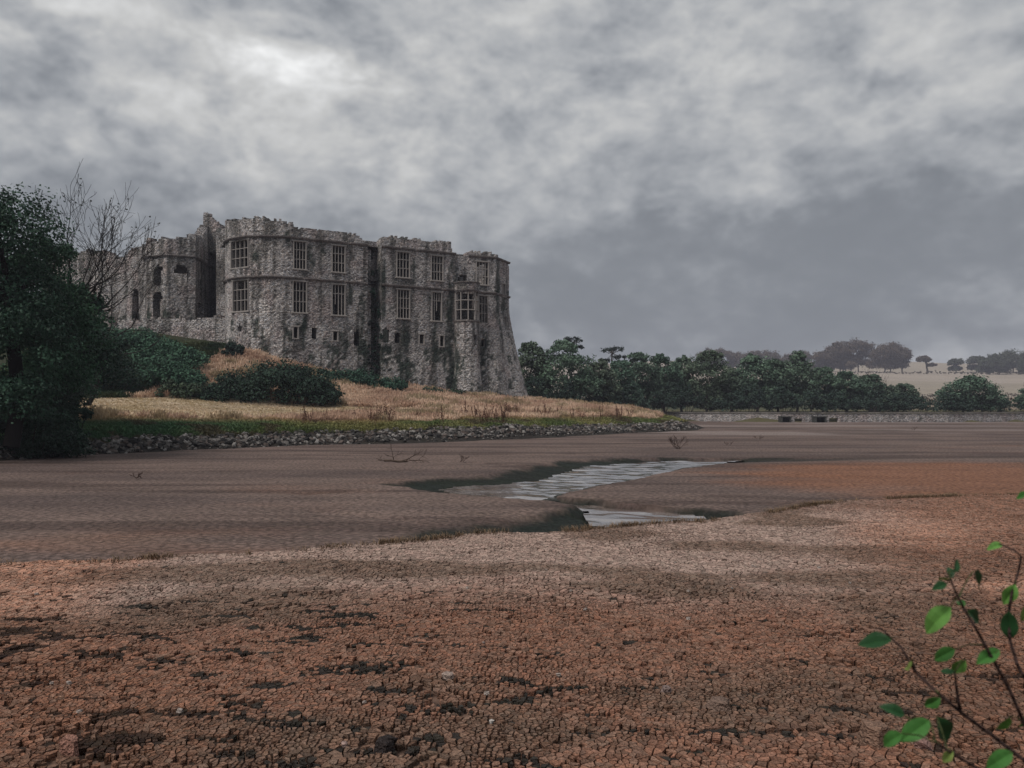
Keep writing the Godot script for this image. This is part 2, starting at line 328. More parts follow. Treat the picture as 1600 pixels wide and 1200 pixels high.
func plain(color: Color, rough := 0.9, vertex := true) -> StandardMaterial3D:
	var m := StandardMaterial3D.new()
	m.albedo_color = color.linear_to_srgb()
	m.roughness = rough
	m.metallic_specular = 0.3
	m.vertex_color_use_as_albedo = vertex
	m.cull_mode = BaseMaterial3D.CULL_DISABLED
	return m

func textured(color: Texture2D, height: Texture2D, per_metre: float, relief_cm: float, rough := 0.9) -> StandardMaterial3D:
	var m := plain(Color.WHITE, rough)
	m.uv1_triplanar = true
	m.uv1_world_triplanar = true
	m.uv1_scale = Vector3.ONE * per_metre
	m.albedo_texture = color
	if height:
		m.heightmap_enabled = true
		m.heightmap_texture = height
		m.heightmap_scale = relief_cm
	return m

func make_materials() -> void:
	var rubble := rubble_textures()
	mat.rubble = textured(rubble[0], rubble[1], 1.0 / 5.7, 4.0, 0.95)
	mat.dressed = textured(rubble[0], null, 1.0 / 2.3, 0.0, 0.9)
	var grain := bytes_of(make_noise(FastNoiseLite.TYPE_SIMPLEX, 0.03, 6, 21), 1024, 1024)
	var grain_tex := tinted(grain, 1024, 1024, 0.55, 1.0)
	var grain_h := grey_texture(grain, 1024, 1024)
	mat.plate = textured(grain_tex, grain_h, 1.0 / 0.9, 1.6, 0.92)
	mat.dirt = textured(grain_tex, grain_h, 1.0 / 0.9, 1.2, 0.9)
	# fine shrinkage cracks in the smoother mud
	var crack := make_noise(FastNoiseLite.TYPE_CELLULAR, 0.03, 1, 31)
	crack.cellular_return_type = FastNoiseLite.RETURN_DISTANCE2_SUB
	crack.cellular_jitter = 1.0
	crack.domain_warp_enabled = true
	crack.domain_warp_amplitude = 34.0
	crack.domain_warp_frequency = 0.03
	var cr := bytes_of(crack, 1024, 1024)
	var col := PackedByteArray()
	col.resize(1024 * 1024)
	var hgt := PackedByteArray()
	hgt.resize(1024 * 1024)
	for k in 1024 * 1024:
		var e := clampf(cr[k] / 26.0, 0.0, 1.0)
		var g := grain[k] / 255.0
		col[k] = int((0.80 + 0.20 * e) * (0.55 + 0.45 * g) * 255.0)
		hgt[k] = int((0.75 * e + 0.25 * g) * 255.0)
	mat.mud = textured(grey_texture(col, 1024, 1024), grey_texture(hgt, 1024, 1024), 1.0 / 6.7, 1.6, 0.9)
	mat.soil = textured(grain_tex, grain_h, 1.0 / 3.0, 6.0, 0.95)
	var silt := bytes_of(make_noise(FastNoiseLite.TYPE_SIMPLEX, 0.02, 5, 41), 512, 512)
	mat.trim = textured(grain_tex, null, 1.0 / 1.4, 0.0, 0.9)
	mat.silt = textured(tinted(silt, 512, 512, 0.75, 1.0), grey_texture(silt, 512, 512), 1.0 / 1.3, 0.8, 0.08)   # still, thin water over the mud
	mat.silt.metallic_specular = 0.7
	mat.silt.clearcoat_enabled = true
	mat.silt.clearcoat = 1.0
	mat.silt.clearcoat_roughness = 0.05
	mat.water = plain(Color(0.30, 0.31, 0.33), 0.06, false)
	mat.water.transparency = BaseMaterial3D.TRANSPARENCY_ALPHA
	mat.water.albedo_color.a = 0.25
	mat.leaf = plain(Color.WHITE, 0.6)
	mat.leaf.backlight_enabled = true
	mat.leaf.backlight = Color(0.25, 0.3, 0.15)
	mat.far_leaf = plain(Color.WHITE, 0.8)
	mat.bark = textured(grain_tex, grain_h, 1.0 / 1.2, 4.0, 0.95)
	mat.blade = plain(Color.WHITE, 0.8)
	mat.blade.backlight_enabled = true
	mat.blade.backlight = Color(0.3, 0.28, 0.2)
	mat.stone = textured(grain_tex, grain_h, 1.0 / 1.1, 3.0, 0.9)

# ---------------------------------------------------------------- sky
func sky_light(az: float, el: float, big: FastNoiseLite, mid: FastNoiseLite, fine: FastNoiseLite) -> float:
	# one overcast: heaped billows with torn edges, brighter towards the zenith
	var e := maxf(el, 0.0)
	var p := Vector3(sin(az) * cos(e), sin(e) * 1.75, cos(az) * cos(e)) * 100.0
	var warp_x := mid.get_noise_3dv(p * 1.0 + Vector3(200, 0, 0))
	var warp_z := mid.get_noise_3dv(p * 1.0 + Vector3(0, 300, 0))
	var q3 := p + Vector3(warp_x, warp_z * 0.8, warp_z) * 9.0
	var b := big.get_noise_3dv(q3)
	var f := fine.get_noise_3dv(p + Vector3(warp_x, warp_z, warp_z) * 4.0)
	var w := fine.get_noise_3dv(p * 2.6 + Vector3(50, 0, 0))
	var puff := 0.30 - absf(f) * 1.5   # bright rims between billows
	var l := 0.188 + 0.17 * clampf(sin(e) - 0.05, 0.0, 1.0) + 0.125 * b + 0.078 * f + 0.06 * w + 0.006 * puff
	var a := rad_to_deg(az) + 3.0 * warp_x
	var deg := rad_to_deg(el)
	# the cloud's own masses, degrees right of and above the view's middle
	for m in MASSES:
		var dx: float = (a - m[0] + 4.0 * f) / m[2]
		var dy: float = (deg - m[1] + 4.0 * warp_z) / m[3]
		var q := dx * dx + dy * dy
		if q < 9.0:
			l += m[4] * 0.7 * exp(-q) * (1.0 + 0.9 * f)
	return l

func sky_color(l: float, el: float, least: float) -> Color:
	var k := smoothstep(deg_to_rad(18.0), deg_to_rad(11.0), el)
	var lim := lerpf(0.10, least, k)
	if l < lim * 1.3:   # cloud is never black: ease towards a floor
		l = lim + lim * 0.3 * exp((l - lim * 1.3) / (lim * 0.3))
	l = minf(l, 0.9)
	var cool := clampf((0.34 - l) / 0.24, 0.0, 1.0)
	return Color(l * (1.0 - 0.10 * cool), l * (1.008 - 0.012 * cool), l * (1.01 + 0.12 * cool))

const MASSES := [[20.0, 7.5, 17.0, 6.0, -0.075], [28.0, 11.0, 8.0, 2.6, -0.055], [4.0, 10.5, 9.0, 3.5, -0.03], [-15.0, 21.0, 15.0, 6.0, 0.14], [-13.0, 20.8, 4.2, 1.9, 0.15], [-29.0, 24.0, 4.5, 2.2, 0.12], [-23.0, 21.5, 4.5, 1.6, -0.08], [-27.0, 13.0, 7.0, 2.0, -0.05], [-28.0, 16.6, 5.0, 1.2, 0.06], [15.0, 22.0, 14.0, 4.5, 0.085], [30.0, 18.0, 5.0, 3.0, 0.05], [28.0, 3.8, 4.0, 1.3, 0.06], [-5.0, 15.0, 5.0, 3.0, 0.05]]

func make_sky() -> PanoramaSkyMaterial:
	var big := make_noise(FastNoiseLite.TYPE_SIMPLEX_SMOOTH, 0.032, 5, 5)
	var mid := make_noise(FastNoiseLite.TYPE_SIMPLEX_SMOOTH, 0.035, 3, 15)
	var fine := make_noise(FastNoiseLite.TYPE_SIMPLEX_SMOOTH, 0.085, 5, 25)
	big.fractal_gain = 0.56
	fine.fractal_gain = 0.62
	var w := 3072
	var h := 1536
	# the whole dome coarse, then the sector in view at full resolution: the same clouds
	var cw := 384
	var ch := 192
	var rough := PackedFloat32Array()
	var band := []
	for y in ch:
		var el := PI * 0.5 - PI * (y + 0.5) / ch
		for x in cw:
			var az := TAU * (x + 0.5) / cw
			if az > PI: az -= TAU
			var l := sky_light(az, maxf(el, 0.0), big, mid, fine)
			rough.append(l)
			if el > deg_to_rad(10.0) and el < deg_to_rad(20.0):
				band.append(l)
	band.sort()
	var least: float = band[band.size() / 2] * 0.62
	var im := Image.create(cw, ch, false, Image.FORMAT_RGBF)
	for y in ch:
		var el := PI * 0.5 - PI * (y + 0.5) / ch
		for x in cw:
			im.set_pixel(x, y, sky_color(rough[y * cw + x], el, least))
	im.resize(w, h, Image.INTERPOLATE_CUBIC)
	var x0 := -410
	for y in range(330, 790):
		var el := PI * 0.5 - PI * (y + 0.5) / h
		for x in range(x0, -x0):
			var az := TAU * (x + 0.5) / w
			im.set_pixel((x + w) % w, y, sky_color(sky_light(az, maxf(el, 0.0), big, mid, fine), el, least))
	var s := PanoramaSkyMaterial.new()
	s.panorama = ImageTexture.create_from_image(im)
	return s

# ---------------------------------------------------------------- the setting
func edge_d(x: float) -> float:   # how far the cracked plain reaches
	return line_at(PLATE_EDGE, x) + noise_b.get_noise_2d(x * 14.0, 5.0) * 0.35

func creek_sd(x: float, d: float) -> float:   # > 0 inside the creek, metres from its edge
	if x < -6.0 or x > 47.0 or d < 13.0 or d > 45.0:
		return -3.0
	var best := -1e9
	for ring in [CREEK_UPPER, CREEK_LOWER]:
		var s := to_line(ring, x, d, true)
		best = maxf(best, s if in_ring(ring, x, d) else -s)
	return best + noise_b.get_noise_2d(x * 30.0, d * 30.0) * 0.16 + noise_c.get_noise_2d(x * 60.0, d * 60.0) * 0.10

const RUNNELS := [[[-6.0, 23.2], [-4.6, 24.6], [-3.4, 25.2], [-2.4, 25.0]], [[-6.0, 33.0], [-3.5, 31.4], [-2.2, 29.8]], [[-4.6, 19.4], [-3.0, 18.6], [-1.6, 17.4]], [[12.0, 29.5], [9.0, 30.2], [6.6, 31.6]], [[3.0, 43.5], [4.6, 42.0], [6.0, 40.6]], [[-6.0, 38.8], [-2.5, 37.0], [0.6, 34.6]]]

func mud_h(x: float, d: float, sd: float) -> float:
	var h := 0.0
	var e := edge_d(x)
	if d < e:
		h = -0.042
	else:
		h = -0.09 + 0.035 * noise_b.get_noise_2d(x * 2.2, d * 9.0) + 0.05 * smoothstep(0.0, 6.0, d - e) + 0.012 * noise_c.get_noise_2d(x * 20.0, d * 40.0)
		if d > 24.0:
			h += 0.05 * noise_a.get_noise_2d(x * 0.8, d * 3.0)
	if sd > -0.6:
		# a rounded shoulder, then a side that runs down to the water, steep or gentle as there is room
		var t := smoothstep(-0.55, 0.3, sd)
		var s := 0.0
		if sd > 0.0:
			var wet := 0.0 if in_ring(WATER, x, d) else to_line(WATER, x, d, true)
			s = pow(sd / (sd + wet + 0.02), 0.6)
			if wet == 0.0:
				s = smoothstep(0.0, 0.7, sd + 0.25)
		var deep := 0.36 * (0.2 * t + 0.8 * s)
		if x > 9.0:
			deep *= lerpf(1.0, 0.12, clampf((x - 9.0) / 10.0, 0.0, 1.0))
		h -= deep * (1.0 + 0.18 * noise_c.get_noise_2d(x * 50.0, d * 50.0))
	for r in RUNNELS:   # little drainage grooves on the way to the creek
		var away := to_line(r, x + 0.25 * noise_b.get_noise_2d(x * 20.0, d * 20.0), d) if absf(d - r[0][1]) < 14.0 and x > -6.2 and x < 12.2 and d > 14.0 and d < 44.0 else 9.0
		if away < 0.4:
			h -= 0.055 * smoothstep(0.4, 0.0, away)
	if d < 3.6:
		h += smoothstep(3.6, 1.6, d) * 0.95
	return h

func mud_color(x: float, d: float, h: float, sd: float) -> Color:
	var patch := noise_a.get_noise_2d(x * 1.5 + 40.0, d * 5.0)
	var small := noise_c.get_noise_2d(x * 9.0, d * 22.0)
	var c := Color(0.225, 0.165, 0.145)
	c = c.lerp(Color(0.145, 0.108, 0.100), clampf(patch * 1.6 + 0.15, 0.0, 1.0))
	var wet := noise_b.get_noise_2d(x * 0.9 + 90.0, d * 8.0)
	c = c.lerp(Color(0.105, 0.074, 0.066), smoothstep(0.12, 0.32, wet) * 0.75)
	var rust := smoothstep(-0.45, 0.7, noise_a.get_noise_2d(x * 1.2 - 70.0, d * 2.0) + 0.35 * noise_c.get_noise_2d(x * 5.0, d * 12.0) + clampf((x - 9.0) / 9.0, -0.6, 0.5) - clampf((d - 31.0) / 6.0, 0.0, 1.2))
	if d > 13.0:
		c = c.lerp(Color(0.32, 0.150, 0.088), rust * 0.85)
	c = c * (1.0 + 0.22 * small)
	if d > 70.0:
		c = c.lerp(Color(0.36, 0.30, 0.28), smoothstep(0.05, 0.25, noise_a.get_noise_2d(x * 0.7, d * 2.6)) * 0.8)
	if sd > -1.2:
		# dark algae on the creek's sides, where the water last stood
		var algae := smoothstep(-0.25, 0.25, sd + 0.5 * noise_b.get_noise_2d(x * 12.0, d * 12.0)) * clampf((20.0 - x) / 9.0, 0.15, 1.0)
		c = c.lerp(Color(0.016, 0.024, 0.020), algae * 0.97)
	c.a = 1.0
	return c

func steps(parts: Array) -> PackedFloat32Array:   # [from, to, step] runs joined into one list of grid lines
	var out := PackedFloat32Array()
	for p in parts:
		var m := int(round((p[1] - p[0]) / p[2]))
		for k in m:
			out.append(lerpf(p[0], p[1], float(k) / m))
	out.append(parts[parts.size() - 1][1])
	return out

func sheet(xs: PackedFloat32Array, ds: PackedFloat32Array, hs: PackedFloat32Array, cs: PackedColorArray, floor_h := -1e9) -> ArrayMesh:
	var s := Soup.new()
	var w := xs.size()
	var m := ds.size()
	for y in m:
		for x in w:
			var k := y * w + x
			s.v.append(Vector3(xs[x], hs[k], -ds[y]))
			var x0 := maxi(x - 1, 0)
			var x1 := mini(x + 1, w - 1)
			var y0 := maxi(y - 1, 0)
			var y1 := mini(y + 1, m - 1)
			var gx := (hs[y * w + x1] - hs[y * w + x0]) / (xs[x1] - xs[x0])
			var gd := (hs[y1 * w + x] - hs[y0 * w + x]) / (ds[y1] - ds[y0])
			s.n.append(Vector3(-gx, 1.0, gd).normalized())
	s.c = cs
	for y in m - 1:
		for x in w - 1:
			var k := y * w + x
			if maxf(maxf(hs[k], hs[k + 1]), maxf(hs[k + w], hs[k + w + 1])) < floor_h:
				continue
			s.i.append(k); s.i.append(k + w); s.i.append(k + 1)
			s.i.append(k + 1); s.i.append(k + w); s.i.append(k + w + 1)
	return s.mesh(true)

func make_mud() -> Node3D:
	var xs := steps([[-200.0, -60.0, 7.0], [-60.0, -30.0, 1.5], [-30.0, -6.0, 0.5], [-6.0, 12.0, 0.16], [12.0, 46.0, 0.6], [46.0, 220.0, 4.0]])
	var ds := steps([[-14.0, 0.0, 1.0], [0.0, 13.0, 0.35], [13.0, 30.0, 0.13], [30.0, 44.0, 0.17], [44.0, 70.0, 0.6], [70.0, 160.0, 2.0]])
	var hs := PackedFloat32Array()
	var cs := PackedColorArray()
	for d in ds:
		for x in xs:
			var sd := creek_sd(x, d)
			var h := mud_h(x, d, sd)
			hs.append(h)
			if d < edge_d(x):
				cs.append(Color(0.21, 0.135, 0.105))
			else:
				cs.append(mud_color(x, d, h, sd))
	var ground := piece("mud_flat", sheet(xs, ds, hs, cs), mat.mud)
	tag(ground, "dried brown mud bed of the drained pond with a winding creek", "", "", "structure")
	return ground

func make_water() -> void:
	var xs := steps([[-6.0, 12.0, 0.2], [12.0, 46.0, 0.8]])
	var ds := steps([[14.0, 44.0, 0.15]])
	var s := Soup.new()
	var w := xs.size()
	for d in ds:
		for x in xs:
			s.v.append(Vector3(x, -0.245 + 0.012 * noise_c.get_noise_2d(x * 45.0, d * 110.0) + 0.045 * noise_b.get_noise_2d(x * 14.0 + d * 9.0, d * 26.0) + clampf((x - 9.0) / 8.0, 0.0, 1.0) * 0.10, -d))
			var c := Color(0.225, 0.18, 0.162) * (1.0 + 0.2 * noise_b.get_noise_2d(x * 15.0, d * 15.0))
			c.a = 1.0
			s.c.append(c)
	for y in ds.size() - 1:
		for x in w - 1:
			var k := y * w + x
			if creek_sd(xs[x], ds[y]) < 0.1 or (not in_ring(WATER, xs[x], ds[y]) and to_line(WATER, xs[x], ds[y], true) > 0.35):
				continue
			s.i.append(k); s.i.append(k + w); s.i.append(k + 1)
			s.i.append(k + 1); s.i.append(k + w); s.i.append(k + w + 1)
	s.n.resize(s.v.size())
	for y in ds.size():
		for x in w:
			var gx := (s.v[y * w + mini(x + 1, w - 1)].y - s.v[y * w + maxi(x - 1, 0)].y) / 0.4
			var gd := (s.v[mini(y + 1, ds.size() - 1) * w + x].y - s.v[maxi(y - 1, 0) * w + x].y) / 0.3
			s.n[y * w + x] = Vector3(-gx, 1.0, gd).normalized()
	var o := piece("creek_water", s.mesh(true), mat.silt)
	tag(o, "shallow milky creek water gleaming in the mud channel", "", "", "structure")

func plate_color(x: float, d: float) -> Color:
	var pale := smoothstep(8.6, 12.5, d + 2.6 * noise_a.get_noise_2d(x * 3.0, d * 3.0))
	var c := Color(0.42, 0.205, 0.135).lerp(Color(0.62, 0.435, 0.37), pale)
	var brown := noise_a.get_noise_2d(x * 5.0 + 300.0, d * 9.0)
	c = c.lerp(Color(0.28, 0.175, 0.125), smoothstep(-0.05, 0.3, brown) * 0.8)
	if x > 6.0:
		c = c.lerp(Color(0.36, 0.20, 0.15), smoothstep(-0.2, 0.3, noise_b.get_noise_2d(x * 4.0, d * 6.0) + (x - 9.0) / 16.0) * 0.7)
	# black crusts of dried weed, thickest towards the near left
	var weed := noise_b.get_noise_2d(x * 24.0, d * 80.0) + 0.5 * noise_c.get_noise_2d(x * 60.0, d * 150.0) + 0.3 * noise_a.get_noise_2d(x * 4.0, d * 10.0)
	var want := 0.30 + clampf((d - 9.0) / 9.0, -0.12, 0.4) + clampf((x + 0.5) / 12.0, -0.10, 0.25)
	if rng.randf() < smoothstep(want - 0.06, want + 0.22, weed) * 0.9:
		c = Color(0.055, 0.048, 0.042)
	var side := absf(x) / d + 0.25 * noise_b.get_noise_2d(x * 3.0, d * 3.0)
	c = c.lerp(Color(0.47, 0.22, 0.135) * (c.get_luminance() / 0.29), smoothstep(0.34, 0.62, side) * 0.75)
	return c

func make_plates(ground: Node3D) -> void:
	var rest := Soup.new()
	var near := []
	plates(0.043, 4.3, 11.8, true, rest, near)
	plates(0.062, 9.0, 24.0, false, rest, near)
	near.sort_custom(func(a, b): return a[0] < b[0])
	for k in near.size():
		if k < 300:
			piece("mud_plate", near[k][1].mesh(), mat.plate, ground)
		else:
			var s: Soup = near[k][1]
			var at := rest.v.size()
			rest.v.append_array(s.v)
			rest.c.append_array(s.c)
			for j in s.i:
				rest.i.append(j + at)
	var o := piece("cracked_mud", rest.mesh(), mat.plate, ground)
	tag(o, "", "", "", "stuff")

func plates(g: float, d0: float, d1: float, small: bool, rest: Soup, near: Array) -> void:
	# shrinkage polygons: each plate is the part of the ground nearest to its own centre, drawn in from its neighbours by the crack
	var rows := int((d1 - d0) / g)
	var half := minf(d1 * 0.68 + 0.6, 18.0)
	var cols := int(2.0 * half / g)
	var shrink := g / 0.055
	var px := PackedFloat32Array()
	var pd := PackedFloat32Array()
	px.resize(rows * cols)
	pd.resize(rows * cols)
	for r in rows:
		for q in cols:
			px[r * cols + q] = -half + (q + 0.5 + rnd(-0.46, 0.46)) * g
			pd[r * cols + q] = d0 + (r + 0.5 + rnd(-0.46, 0.46)) * g
	var gone := PackedByteArray()   # a quarter of the grid's centres are dropped, so that plates differ in size
	gone.resize(rows * cols)
	for k in rows * cols:
		gone[k] = 1 if rng.randf() < 0.27 + 0.45 * noise_b.get_noise_2d(px[k] * 22.0, pd[k] * 22.0) else 0
	var order := []
	for r in range(-3, 4):
		for q in range(-3, 4):
			if r or q:
				order.append([r * r + q * q, r * cols + q])
	order.sort_custom(func(a, b): return a[0] < b[0])
	for r in range(3, rows - 3):
		for q in range(3, cols - 3):
			var k := r * cols + q
			if gone[k]:
				continue
			var x := px[k]
			var d := pd[k]
			if absf(x) > 0.67 * d + 0.4 or d > edge_d(x) - 0.05:
				continue
			if (d < 10.3 + 1.2 * noise_b.get_noise_2d(x * 20.0, 3.0)) != small:
				continue
			var ring := PackedVector2Array([Vector2(-0.16, -0.16), Vector2(0.16, -0.16), Vector2(0.16, 0.16), Vector2(-0.16, 0.16)])
			var far := 0.23
			for o in order:
				var j: int = k + o[1]
				if gone[j]:
					continue
				var to := Vector2(px[j] - x, pd[j] - d)
				var l := to.length()
				if l * 0.5 > far:
					continue
				var dir := to / l
				var crack := shrink * (0.0062 + 0.006 * noise_c.get_noise_2d((x + px[j]) * 60.0, (d + pd[j]) * 60.0))
				if noise_a.get_noise_2d(x * 12.0, d * 12.0) < -0.15:
					crack *= 1.5
				var reach := l * 0.5 - maxf(crack, 0.002)
				var cut := PackedVector2Array()
				var m := ring.size()
				var changed := false
				for e in m:
					var a := ring[e]
					var b := ring[(e + 1) % m]
					var fa := a.dot(dir) - reach
					var fb := b.dot(dir) - reach
					if fa <= 0.0:
						cut.append(a)
					else:
						changed = true
					if fa * fb < 0.0:
						cut.append(a.lerp(b, fa / (fa - fb)))
				if changed:
					ring = cut
					far = 0.0
					for a in ring:
						far = maxf(far, a.length())
			if ring.size() < 3:
				continue
			if d < 8.0:   # uneven edges where one can see them
				var more := PackedVector2Array()
				var m := ring.size()
				for e in m:
					more.append(ring[e] * rnd(0.93, 1.0))
					if ring[e].distance_to(ring[(e + 1) % m]) > 0.026:
						more.append(ring[e].lerp(ring[(e + 1) % m], rnd(0.35, 0.65)) * rnd(0.90, 1.0))
				ring = more
			var bare := noise_c.get_noise_2d(x * 40.0, d * 60.0)
			if rng.randf() < 0.04 or (d < 11.0 and bare > 0.25 and rng.randf() < 0.35):   # lifted out, the damp mud below shows
				continue
			var c := plate_color(x, d) * rnd(0.62, 1.28)
			c = c.lerp(Color(c.get_luminance() * 1.12, c.get_luminance() * 0.96, c.get_luminance() * 0.80), rng.randf() * 0.45)
			var h := 0.002 + 0.004 * rng.randf() + 0.02 * noise_b.get_noise_2d(x * 10.0, d * 10.0)
			var low := c.get_luminance() < 0.06
			if low:
				h -= 0.008
			var tilt := Vector2(rnd(-0.1, 0.1), rnd(-0.05, 0.12))
			var s := rest
			var front := d < 6.6 and d > 5.35 and absf(x) < 0.64 * d
			if front:
				s = Soup.new()
			var mid := W(x, d, h - 0.001)
			var m := ring.size()
			for e in m:
				var a := ring[e]
				var b := ring[(e + 1) % m]
				var ha := h + 0.003 + a.dot(tilt)
				var hb := h + 0.003 + b.dot(tilt)
				var ta := W(x + a.x, d + a.y, ha)
				var tb := W(x + b.x, d + b.y, hb)
				s.tri(mid, tb, ta, c)
				s.quad(ta, tb, W(x + b.x * 0.86, d + b.y * 0.86, -0.045), W(x + a.x * 0.86, d + a.y * 0.86, -0.045), c)
			if front:
				near.append([d / maxf(absf(ring[0].x) + absf(ring[m / 2].x), 0.02), s])
func shore_in(x: float, d: float) -> float:   # metres inland of the shore line
	return to_line(SHORE, x, d)

func bank_h(x: float, d: float) -> float:
	var h := bank_at(x, d)
	return h + 0.10 * noise_b.get_noise_2d(x * 5.0, d * 5.0) * smoothstep(0.4, 2.0, h)

func bank_kind(x: float, d: float) -> int:   # 0 stones, 1 green rim, 2 mown, 3 tall dry grass, 4 green slope
	var s := shore_in(x, d)
	var wob := noise_b.get_noise_2d(x * 4.0, d * 4.0) * 2.2
	if s < 2.0:
		return 0
	if in_ring(MOWN, x + wob * 0.12, d + wob * 0.2):
		return 2
	var rim := clampf(7.0 - (x + 20.0) * 0.06, 4.6, 7.6) + smoothstep(-14.0, -22.0, x) * 2.0
	if s < rim + wob:
		return 1
	if x < -34.0 + (d - 75.0) * 0.25 and d > 60.0:
		return 4
	return 3

func make_bank() -> void:
	var xs := steps([[-78.0, -48.0, 1.5], [-48.0, 27.0, 0.6]])
	var ds := steps([[26.0, 104.0, 0.6], [104.0, 131.0, 1.5]])
	var hs := PackedFloat32Array()
	var cs := PackedColorArray()
	for d in ds:
		for x in xs:
			hs.append(bank_h(x, d))
			var c := Color(0.10, 0.085, 0.05)
			var k := bank_kind(x, d)
			var q := noise_c.get_noise_2d(x * 6.0, d * 6.0)
			if k == 0:
				c = Color(0.05, 0.045, 0.04)
			elif k == 1:
				c = Color(0.075, 0.085, 0.035).lerp(Color(0.17, 0.12, 0.06), smoothstep(0.0, 0.3, q))
			elif k == 2:
				c = Color(0.68, 0.55, 0.40).lerp(Color(0.54, 0.43, 0.28), smoothstep(-0.1, 0.35, noise_b.get_noise_2d(x * 3.0 + d * 2.0, d * 22.0)))
			elif k == 3:
				c = Color(0.38, 0.28, 0.20)
			elif k == 4:
				c = Color(0.05, 0.06, 0.03)
			cs.append(c * (1.0 + 0.3 * q))
	var o := piece("grass_bank", sheet(xs, ds, hs, cs, -0.5), mat.soil)
	tag(o, "earth bank rising from the pond to the castle", "", "", "structure")

func land_h(x: float, d: float) -> float:
	var far := line_at([[118.0, 0.9], [150.0, 1.6], [260.0, 3.0], [330.0, 6.0], [400.0, 10.0], [600.0, 24.0], [800.0, 39.5], [1000.0, 57.0], [1250.0, 66.0], [1500.0, 60.0], [2600.0, 30.0]], d)
	var dip := 1.0
	if x < 0.0:
		dip = clampf(1.0 + x / 900.0, 0.2, 1.0)
	return far * dip + noise_a.get_noise_2d(x * 0.12, d * 0.12) * clampf((d - 300.0) / 60.0, 0.0, 7.0)

func land_color(x: float, d: float) -> Color:
	var q := noise_b.get_noise_2d(x * 0.6, d * 0.6)
	var c := Color(0.16, 0.15, 0.08)
	if d > 330.0:
		# stubble and pasture between hedges
		var field := floorf((d + 40.0 * sin(x * 0.004)) / 190.0) + floorf((x + d * 0.25) / 260.0) * 3.0
		var t := fposmod(field * 0.37, 1.0)
		c = Color(0.52, 0.45, 0.39).lerp(Color(0.44, 0.39, 0.31), t)
	elif d > 165.0:
		c = Color(0.36, 0.29, 0.22) if x > 0.47 * d else Color(0.10, 0.11, 0.06)
	return c * (1.0 + 0.15 * q)

func make_land() -> void:
	var xs := steps([[-1500.0, -200.0, 65.0], [-200.0, 700.0, 9.0], [700.0, 1700.0, 50.0]])
	var ds := steps([[117.0, 180.0, 3.0], [180.0, 1300.0, 9.0], [1300.0, 2600.0, 65.0]])
	var hs := PackedFloat32Array()
	var cs := PackedColorArray()
	for d in ds:
		for x in xs:
			var h := land_h(x, d)
			# the pond's far basin stays open in front of the dam wall
			if x > 12.0 and d < dam_d(x) + 0.3:
				h = -0.6
			hs.append(h)
			cs.append(land_color(x, d))
	var o := piece("countryside_ground", sheet(xs, ds, hs, cs), mat.soil)
	tag(o, "farmland rising to a low hill beyond the pond", "", "", "structure")

const DAM := [[24.0, 141.0], [44.0, 130.0], [70.0, 129.0], [100.0, 139.0], [150.0, 160.0]]

func dam_d(x: float) -> float:
	return line_at(DAM, x)

# ---------------------------------------------------------------- the castle
const FACE_T := Vector2(0.878, 0.4785)
const FACE_N := Vector2(0.4785, -0.878)
const FACE_0 := Vector2(-24.0, 87.5)
const TOWER_R := 5.9

func face_point(s: float) -> Vector2:   # plan of the great range's front: a round tower (s < 0), then a straight wall
	if s < 0.0:
		var p := -s / TOWER_R
		return FACE_0 - FACE_N * TOWER_R + TOWER_R * (FACE_N * cos(p) - FACE_T * sin(p))
	return FACE_0 + FACE_T * s

class Track:
	var p := PackedVector2Array()
	var u := PackedFloat32Array()
	func _init(points: Array) -> void:
		for q in points:
			p.append(q)
		var l := 0.0
		for k in p.size():
			if k:
				l += p[k].distance_to(p[k - 1])
			u.append(l)
	func length() -> float:
		return u[u.size() - 1]
	func at(s: float) -> Array:   # [point, outward normal, tangent]; paths run left to right as seen from outside
		var k := 0
		while k < u.size() - 2 and u[k + 1] < s:
			k += 1
		var t := (p[k + 1] - p[k]).normalized()
		var q := p[k] + t * (s - u[k])
		var f := (s - u[k]) / maxf(u[k + 1] - u[k], 1e-4)
		# corners of fine arcs are rounded off
		var other := t
		if f < 0.5 and k > 0:
			other = (p[k] - p[k - 1]).normalized()
		elif f >= 0.5 and k < u.size() - 2:
			other = (p[k + 2] - p[k + 1]).normalized()
		if t.dot(other) > 0.9:
			t = t.lerp(other, absf(f - 0.5)).normalized()
		return [q, Vector2(t.y, -t.x), t]

func cut_lines(lo: float, hi: float, marks: Array, cell: float) -> PackedFloat32Array:
	var all := [lo, hi]
	for m in marks:
		if m > lo + 0.02 and m < hi - 0.02:
			all.append(m)
	all.sort()
	var out := PackedFloat32Array([lo])
	for k in all.size() - 1:
		var l: float = all[k + 1] - all[k]
		if l < 0.03:
			continue
		var m := maxi(1, int(round(l / cell)))
		for q in m:
			out.append(all[k] + l * (q + 1) / m)
	return out

